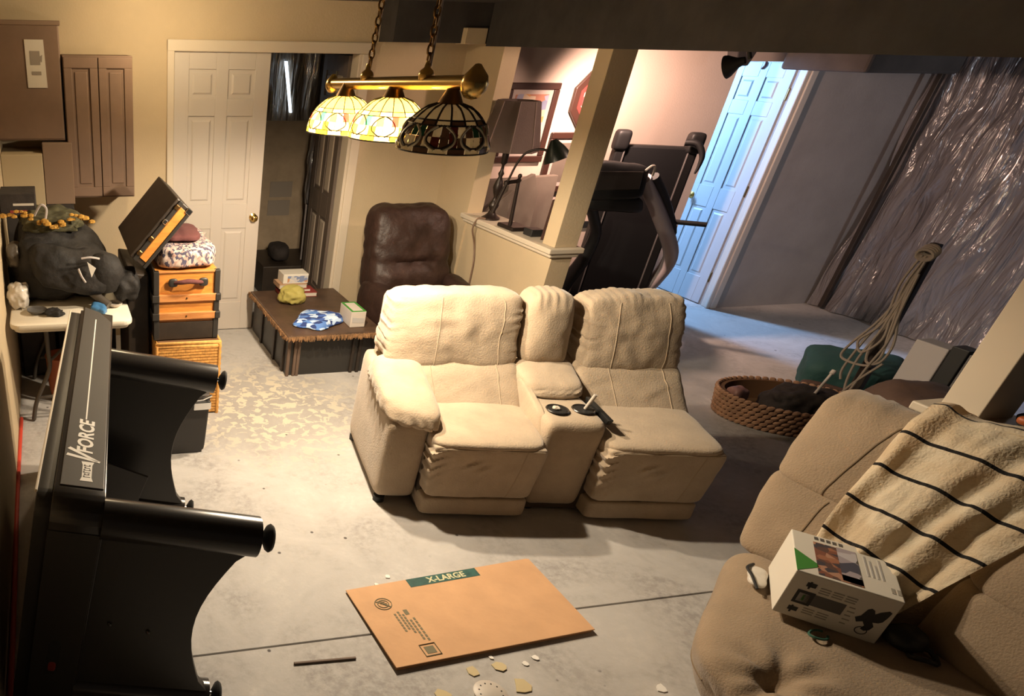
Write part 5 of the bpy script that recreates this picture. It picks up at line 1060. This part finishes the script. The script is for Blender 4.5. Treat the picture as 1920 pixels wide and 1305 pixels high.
bm = B(); prism(bm, [(0, 0), (0.20, 0), (0.20, 1.14), (0.0, 0.98)], 0.05, axes((3.22, 4.86, 0.0), (1, 0, 0), (0, 0.06, 0.998), (0, -0.998, 0.06)), 0.003); tag(obj('slanted_board', bm, 'greyboard'), 'grey brown board with a slanted top behind the turned lamp base', 'board')
bm = B(); box(bm, 4.34, 4.40, 5.18, 5.20, 0.775, 0.825, 0.004); tag(obj('black_wall_box', bm, 'ink'), 'small black box on the alcove wall between the column and the treadmill', 'box')

# ================================================================== TREADMILL
Tm = thing('treadmill', 'black folded treadmill with an upright running deck and grey uprights in the alcove', 'treadmill', (4.3, 4.7, 0))
def tm(name, b, m, parent=None, **k): return obj(name, b, m, parent or Tm, **k)
tr_ = Vector((0.90, -0.43, 0)).normalized(); tn = Vector((-tr_.y * -1 * -1, 0, 0))
tn = Vector((-0.43, -0.90, 0)).normalized()
tu = Vector((0.0, 0.0, 1.0))
TM = axes((4.345, 4.70, 0.0), tr_, tu, tn)     # local x right, y up, z towards the room
bm = B(); box(bm, -0.20, 0.20, 0.18, 1.45, 0.0, 0.02, 0.004, 2, TM); deck = tm('deck_belt', bm, 'belt')
bm = B(); box(bm, -0.26, 0.26, 0.14, 1.46, -0.09, -0.002, 0.01, 2, TM); tm('deck_frame', bm, 'tread')
for s in (-1, 1):
    bm = B(); box(bm, s * 0.232 - 0.034, s * 0.232 + 0.034, 0.12, 1.47, -0.02, 0.035, 0.012, 2, TM); rl = tm('side_rail', bm, 'tread')
    bm = B(); box(bm, s * 0.205 - 0.005, s * 0.205 + 0.005, 0.16, 1.46, 0.030, 0.037, 0.002, 1, TM); tm('rail_line', bm, 'railgrey', rl)
    bm = B(); cushion(bm, [TM @ Vector(p) for p in quadbox(s * 0.235 - 0.05, s * 0.235 + 0.05, 1.42, 1.56, -0.06, 0.05)], 8, 5); tm('rear_cap', bm, 'tread', rl, smooth=True)
bm = B(); cushion(bm, [(3.64, 4.40, 1.15), (4.03, 4.30, 1.17), (4.08, 4.50, 1.17), (3.70, 4.60, 1.15), (3.70, 4.46, 1.40), (4.05, 4.36, 1.375), (4.10, 4.48, 1.375), (3.74, 4.56, 1.40)], 16, 7, (0, .08, .04), 0.006, 8); cns = tm('console', bm, 'tread', smooth=True)
bm = B(); hexa(bm, [(3.70, 4.395, 1.22), (3.98, 4.32, 1.235), (3.98, 4.34, 1.235), (3.70, 4.41, 1.22), (3.73, 4.43, 1.34), (4.0, 4.355, 1.345), (4.0, 4.37, 1.345), (3.73, 4.445, 1.34)], 0.004); tm('screen', bm, 'blackgloss', cns)
bm = B(); tube(bm, [(3.985, 4.33, 1.355), (4.022, 4.33, 1.385), (4.05, 4.33, 1.375), (4.062, 4.34, 1.32)], 0.008, 6, smooth=3); tm('safety_clip', bm, 'white', cns, smooth=True)
bm = B(); cushion(bm, [(3.68, 4.42, 1.08), (4.12, 4.34, 1.06), (4.16, 4.52, 1.06), (3.74, 4.6, 1.08), (3.68, 4.42, 1.17), (4.05, 4.32, 1.18), (4.1, 4.5, 1.18), (3.72, 4.6, 1.17)], 12, 5, (0, .1, 0), 0.006, 8); tm('console_tray', bm, 'tread', smooth=True)
bm = B(); tube(bm, [(4.06, 4.40, 1.29), (4.33, 4.45, 1.04), (4.62, 4.53, 0.765), (4.685, 4.57, 0.63), (4.645, 4.59, 0.49), (4.58, 4.62, 0.33), (4.52, 4.62, 0.08)], [0.045, 0.048, 0.050, 0.052, 0.05, 0.05, 0.05], 10, smooth=4); tm('upright', bm, 'treadgrey', smooth=True)
bm = B(); tube(bm, [(3.76, 4.5, 1.14), (3.94, 4.6, 0.98), (4.035, 4.65, 0.85), (4.04, 4.70, 0.64), (3.98, 4.75, 0.42), (3.93, 4.76, 0.08)], [0.035, 0.037, 0.04, 0.05, 0.055, 0.055], 10, smooth=4); tm('upright', bm, 'tread', smooth=True)
bm = B(); tube(bm, [(4.115, 4.38, 1.31), (4.30, 4.43, 1.155), (4.53, 4.49, 0.93), (4.545, 4.50, 0.86)], [0.03, 0.034, 0.026, 0.03], 10, smooth=3); br = tm('handle_arm', bm, 'tread', smooth=True)
bm = B(); tube(bm, [(4.50, 4.50, 0.972), (4.665, 4.35, 0.978)], 0.017, 10); tm('handlebar', bm, 'tread', br, smooth=40)
bm = B(); tube(bm, [(4.44, 4.56, 1.50), (4.486, 4.50, 1.498), (4.515, 4.46, 1.43), (4.512, 4.45, 1.36), (4.50, 4.45, 1.31)], [0.022, 0.020, 0.018, 0.012, 0.006], 8, smooth=4); tm('lift_handle', bm, 'tread', smooth=True)
bm = B(); box(bm, -0.30, 0.30, 0.0, 0.14, -0.40, 0.45, 0.02, 2, TM); tm('base', bm, 'tread')

# ================================================================== RIGHT BACK: BASKET, BAG, CORDS, BOARDS
Bk = thing('rope_basket', 'low oval basket of plaited tan rope on the floor behind the loveseat', 'basket', (4.60, 3.20, 0))
BR = Matrix.Rotation(-0.45, 4, 'Z')
bm = B(); lathe(bm, [(0.0, 0.005), (0.9, 0.005), (0.97, 0.06), (1.0, 0.16), (0.93, 0.16), (0.9, 0.03), (0, 0.03)], T(4.60, 3.20, 0) @ BR, 40, scale=(0.40, 0.27)); obj('basket_wall', bm, 'wickerdark', Bk, smooth=40)
bm = B()
for j in range(6):
    z = 0.016 + 0.029 * j; q = 0.93 + 0.07 * j / 5 + 0.03
    for k in range(58):
        a = 2 * PI * (k + 0.5 * (j % 2)) / 58
        c_ = T(4.60, 3.20, z) @ BR @ Vector((0.40 * q * math.cos(a), 0.27 * q * math.sin(a), 0))
        tg = (BR @ Vector((-0.40 * math.sin(a), 0.27 * math.cos(a), 0))).normalized(); tg = (tg + Vector((0, 0, 0.45))).normalized()
        tube(bm, [c_ - tg * 0.021, c_ - tg * 0.008, c_ + tg * 0.008, c_ + tg * 0.021], [0.006, 0.0145, 0.0145, 0.006], 6)
obj('rope_plait', bm, 'rope', Bk, smooth=True, kind='stuff')
bm = B(); cushion(bm, [(4.40, 3.12, 0.04), (4.72, 3.00, 0.04), (4.86, 3.16, 0.04), (4.50, 3.38, 0.04), (4.42, 3.14, 0.20), (4.72, 3.02, 0.25), (4.86, 3.14, 0.27), (4.50, 3.34, 0.21)], 18, 4, (0, 0, .1), 0.03, 9); tag(obj('dark_clothes', bm, 'darkcloth', smooth=True), 'dark brown clothes heaped in the rope basket', 'clothes')
bm = B(); cushion(bm, quadbox(4.27, 4.38, 3.28, 3.38, 0.035, 0.19), 8, 4, wr=0.01, wf=15); tag(obj('pink_bottle', bm, mat('dusty_pink', (0.24, 0.12, 0.10), 0.5), smooth=True), 'dusty pink pouch at the left end of the rope basket', 'pouch')
bm = B(); cushion(bm, [(5.02, 3.50, 0.0), (5.35, 3.10, 0.0), (5.75, 3.42, 0.0), (5.40, 3.85, 0.0), (5.0, 3.50, 0.25), (5.32, 3.12, 0.28), (5.72, 3.42, 0.30), (5.38, 3.82, 0.26)], 14, 6, (0, 0, 0.1), 0.02, 7); gb_ = obj('green_bag', bm, 'greenbag', smooth=True); tag(gb_, 'dark green canvas bag on the floor behind the rope basket', 'bag')
bm = B(); cushion(bm, [(4.985, 3.47, 0.0), (5.30, 3.09, 0.0), (5.33, 3.12, 0.0), (5.03, 3.52, 0.0), (4.98, 3.47, 0.14), (5.29, 3.09, 0.12), (5.33, 3.12, 0.12), (5.03, 3.52, 0.14)], 12, 6, wr=0.015, wf=12); obj('bag_pocket', bm, 'browncloth', gb_, smooth=True)
bm = B(); tube(bm, [(4.60, 3.09, 0.24), (4.69, 3.12, 0.36)], [0.008, 0.008], 8); lathe(bm, [(0, 0), (0.014, 0.004), (0.014, 0.028), (0, 0.032)], toz((4.685, 3.118, 0.352), (0.6, 0.2, 0.8)), 8); tag(obj('white_brush', bm, 'white', smooth=True), 'white handled brush sticking up out of the rope basket', 'brush')
bm = B(); hexa(bm, [(5.06, 3.17, 0.0), (5.10, 3.17, 0.0), (5.10, 3.235, 0.0), (5.06, 3.235, 0.0), (5.04, 3.185, 1.12), (5.08, 3.185, 1.12), (5.08, 3.235, 1.12), (5.04, 3.235, 1.12)], 0.006); tag(obj('dark_post', bm, 'darkbrown'), 'slim dark post behind the near couch with tan cords hung on it', 'post')
Cd = thing('tan_cord_bundle', 'bundle of tan cord looped and hanging from the slim dark post', 'cord', (5.0, 3.2, 1.06))
loops = [[(5.02, 3.22, 1.05), (5.0, 3.235, 0.88), (5.0, 3.215, 0.69), (4.99, 3.25, 0.50), (4.98, 3.27, 0.31), (4.98, 3.25, 0.24)],
         [(5.02, 3.20, 1.05), (5.0, 3.21, 0.88), (5.0, 3.19, 0.70), (4.99, 3.16, 0.55), (4.98, 3.22, 0.44), (4.98, 3.27, 0.50), (4.99, 3.22, 0.60), (5.0, 3.19, 0.75), (5.02, 3.21, 1.0)],
         [(5.02, 3.19, 1.04), (5.0, 3.18, 0.86), (5.0, 3.15, 0.70), (4.99, 3.09, 0.54), (4.98, 3.10, 0.42), (4.98, 3.17, 0.40), (4.99, 3.20, 0.52), (5.0, 3.18, 0.68), (5.02, 3.20, 0.98)],
         [(5.01, 3.20, 0.80), (4.99, 3.24, 0.62), (4.98, 3.30, 0.47), (4.98, 3.32, 0.38), (4.98, 3.26, 0.36), (4.98, 3.15, 0.38), (4.98, 3.11, 0.46), (4.99, 3.14, 0.58), (5.01, 3.19, 0.78)],
         [(5.01, 3.18, 0.95), (4.99, 3.15, 0.72), (4.98, 3.12, 0.55), (4.97, 3.14, 0.38), (4.97, 3.16, 0.22), (4.96, 3.17, 0.10)],
         [(4.98, 3.08, 0.42), (4.97, 3.13, 0.32), (4.97, 3.17, 0.24), (4.97, 3.20, 0.16)], [(5.01, 3.21, 0.9), (4.99, 3.19, 0.62), (4.98, 3.22, 0.40), (4.97, 3.20, 0.22), (4.97, 3.14, 0.08)]]
for p in loops:
    bm = B(); tube(bm, p, 0.0075, 6, smooth=5); obj('cord_loop', bm, 'cord', Cd, smooth=True)
bm = B()
for k in range(4): tube(bm, [(5.015 + 0.008 * k, 3.205 + 0.045 * math.cos(a), 1.055 + 0.03 * math.sin(a) + 0.008 * k) for a in [2 * PI * q / 12 for q in range(12)]], 0.010, 6, True)
obj('cord_knot', bm, 'cord', Cd, smooth=True)
bm = B(); box(bm, 4.50, 4.60, 2.55, 2.705, 0.0, 0.76, 0.006); wp = obj('white_foam_board', bm, 'foam'); tag(wp, 'pale foam board box standing behind the near couch back', 'board')
bm = B(); box(bm, 4.50, 4.58, 2.47, 2.545, 0.0, 0.785, 0.004); tag(obj('black_board', bm, 'ink'), 'black board standing beside the pale foam board', 'board')
bm = B(); box(bm, 4.50, 4.56, 2.42, 2.462, 0.0, 0.77, 0.004); tag(obj('grey_board', bm, 'railgrey'), 'thin grey board between the black board and the near column', 'board')
bm = B(); cushion(bm, [(3.50, 1.95, 0.0), (4.0, 1.85, 0.0), (4.35, 2.3, 0.0), (3.85, 2.6, 0.0), (3.62, 2.05, 0.74), (3.95, 1.95, 0.72), (4.25, 2.25, 0.71), (3.85, 2.42, 0.75)], 16, 6, (0, 0, .06), 0.02, 6); tag(obj('brown_duffel', bm, 'browncloth', smooth=True), 'brown canvas duffel standing behind the near half wall', 'bag')
bm = B(); cushion(bm, quadbox(3.08, 3.22, 0.95, 1.50, 1.002, 1.06), 12, 4, wr=0.015, wf=10); tag(obj('ledge_shadow_pad', bm, 'blackcloth', smooth=True), 'dark pad standing for the shadow on the near half wall beside the column', 'cloth')  # dark pad put in for the shadow on the ledge
bm = B(); cushion(bm, quadbox(3.065, 3.10, 1.43, 1.475, 1.03, 1.058), 6, 2.5); tag(obj('orange_ball', bm, 'orangeplastic', smooth=True), 'small orange ball on the dark shadow pad on the near half wall', 'ball')

# ================================================================== FLOOR: CARDBOARD AND LITTER
Cb_ = thing('flattened_cardboard_box', 'flattened cardboard moving box with a green size label lying on the concrete floor', 'cardboard', (1.62, 1.9, 0))
c4 = [(1.168, 1.634), (2.070, 1.695), (2.081, 2.161), (1.144, 2.088)]
def slabq(z00, z01, z10, z11, dz): return [(*c4[0], z00), (*c4[1], z01), (*c4[2], z11), (*c4[3], z10)] + [(*c4[0], z00 + dz), (*c4[1], z01 + dz), (*c4[2], z11 + dz), (*c4[3], z10 + dz)]
bm = B(); hexa(bm, slabq(0.018, 0.016, 0.007, 0.004, 0.005), 0.0015, 1); top = obj('upper_panel', bm, 'card', Cb_)
bm = B(); hexa(bm, [(p[0] + (0.006 if i % 4 in (0, 3) else -0.006), p[1] + 0.006, p[2]) for i, p in enumerate(slabq(0.0005, 0.0005, 0.0005, 0.0005, 0.005))], 0.001, 1); obj('lower_panel', bm, 'card', Cb_)
def onb(u, v):        # point on the board top: u across, v from near to far edge
    a = Vector((*c4[0], 0.0232)) * (1 - u) + Vector((*c4[1], 0.0212)) * u; b_ = Vector((*c4[3], 0.0122)) * (1 - u) + Vector((*c4[2], 0.0092)) * u
    return a * (1 - v) + b_ * v
def decal(name, u0, u1, v0, v1, m, h=0.0008):
    b = B(); q = [onb(u0, v0), onb(u1, v0), onb(u1, v1), onb(u0, v1)]; hexa(b, q + [p + Vector((0, 0, h)) for p in q]); return obj(name, b, m, top)
lb = decal('green_label', 0.312, 0.688, 0.885, 0.998, 'green')
bu = (onb(0.7, 0.94) - onb(0.3, 0.94)).normalized(); bv = (onb(0.5, 1) - onb(0.5, 0)).normalized()
bm = B(); textbm(bm, 'X-LARGE', 0.047, axes(onb(0.515, 0.938) + Vector((0, 0, 0.0009)), bu, bv, bu.cross(bv)), 0.0004, 0.0012); obj('label_letters', bm, 'cream', top)
bm = B()
cen = onb(0.128, 0.735) + Vector((0, 0, 0.0006))
for r in (0.034, 0.022): tube(bm, [cen + bu * r * 1.1 * math.cos(a) + bv * r * math.sin(a) for a in [2 * PI * k / 20 for k in range(20)]], 0.0022, 4, True)
for k in range(5): tube(bm, [cen + bu * (-0.028 + 0.008 * k) + bv * (0.016 - 0.006 * k), cen + bu * (0.004 + 0.006 * k) + bv * (0.02 - 0.011 * k)], 0.0022, 4)
obj('recycling_emblem', bm, 'cardink', top)
for u, v0, v1 in ((0.148, 0.36, 0.60), (0.184, 0.33, 0.58), (0.202, 0.24, 0.50), (0.222, 0.22, 0.52), (0.168, 0.38, 0.62)):
    n = 7
    for k in range(n):
        a = v0 + (v1 - v0) * k / n; decal('printed_text_mark', u - 0.005, u + 0.005, a, a + (v1 - v0) / n * 0.72, 'cardink')
decal('printed_icon', 0.196, 0.216, 0.555, 0.62, 'cardink')
bm = B(); u0, u1, v0, v1 = 0.158, 0.232, 0.055, 0.185; q = [onb(u0, v0), onb(u1, v0), onb(u1, v1), onb(u0, v1)]; tube(bm, [p + Vector((0, 0, .0008)) for p in q], 0.003, 4, True); obj('printed_square', bm, 'cardink', top)
decal('printed_square_fill', 0.172, 0.218, 0.08, 0.16, 'cardink')
bm = B(); hexa(bm, [(0.791, 1.728, 0.001), (1.041, 1.716, 0.001), (1.042, 1.726, 0.001), (0.792, 1.738, 0.001), (0.791, 1.728, 0.009), (1.041, 1.716, 0.009), (1.042, 1.726, 0.009), (0.792, 1.738, 0.009)], 0.002); tag(obj('wood_stick', bm, 'stick'), 'thin brown stick lying on the floor left of the cardboard', 'stick')
chips = [((1.462, 1.590), 0.030, 'paintchip', 'curled cream chip just below the near edge of the cardboard'), ((1.585, 1.592), 0.032, 'paintchip', 'pointed cream chip right of the curled one below the cardboard'),
         ((1.612, 1.488), 0.038, 'paintchip', 'largest tan chip beside the white perforated disc'), ((1.292, 1.500), 0.034, 'paintchip', 'tan chip at the bottom edge left of the perforated disc'),
         ((1.572, 1.640), 0.012, 'chipwhite', 'tiny white crumb touching the shadow of the cardboard'), ((1.748, 1.612), 0.016, 'chipwhite', 'white crumb on the floor right of the pointed chip'),
         ((1.690, 1.590), 0.014, 'chipwhite', 'pinkish white crumb between the chips and the couch'), ((1.30, 2.110), 0.010, 'chipwhite', 'small white crumb above the far left edge of the cardboard'),
         ((1.372, 2.152), 0.014, 'chipwhite', 'white crumb between the cardboard and the loveseat'), ((1.800, 3.508), 0.026, 'chipwhite', 'white chip on the floor left of the loveseat arm'), ((2.128, 1.398), 0.024, 'chipwhite', 'white plaster chip on the floor beside the near couch corner')]
for i, ((x, y), r, m, lab) in enumerate(chips):
    rg = random.Random(i + 3); n = 7
    b = B(); pts = [(r * rg.uniform(0.6, 1.15) * math.cos(2 * PI * k / n), r * rg.uniform(0.6, 1.2) * math.sin(2 * PI * k / n)) for k in range(n)]
    prism(b, pts, 0.003, T(x, y, 0.001) @ Matrix.Rotation(rg.uniform(-.12, .02), 4, 'X')); tag(obj('floor_chip', b, m), lab, 'chip', 'chips and crumbs on the concrete floor')
Pd = B(); lathe(Pd, [(0.06, 0.0), (0.062, 0.006), (0.055, 0.010), (0, 0.012)], T(1.472, 1.478, 0.0005), 28); pd = obj('perforated_disc', Pd, 'white', smooth=40); tag(pd, 'white perforated plastic disc on the floor at the bottom edge of the view', 'disc')
for k in range(18):
    rr = 0.02 if k < 6 else 0.042; a = 2 * PI * (k / 6 if k < 6 else (k - 6) / 12)
    b = B(); lathe(b, [(0.0032, 0), (0.0032, 0.0006), (0, 0.0006)], T(1.472 + rr * math.cos(a), 1.478 + rr * math.sin(a), 0.0108), 8); obj('hole', b, 'ink', pd)
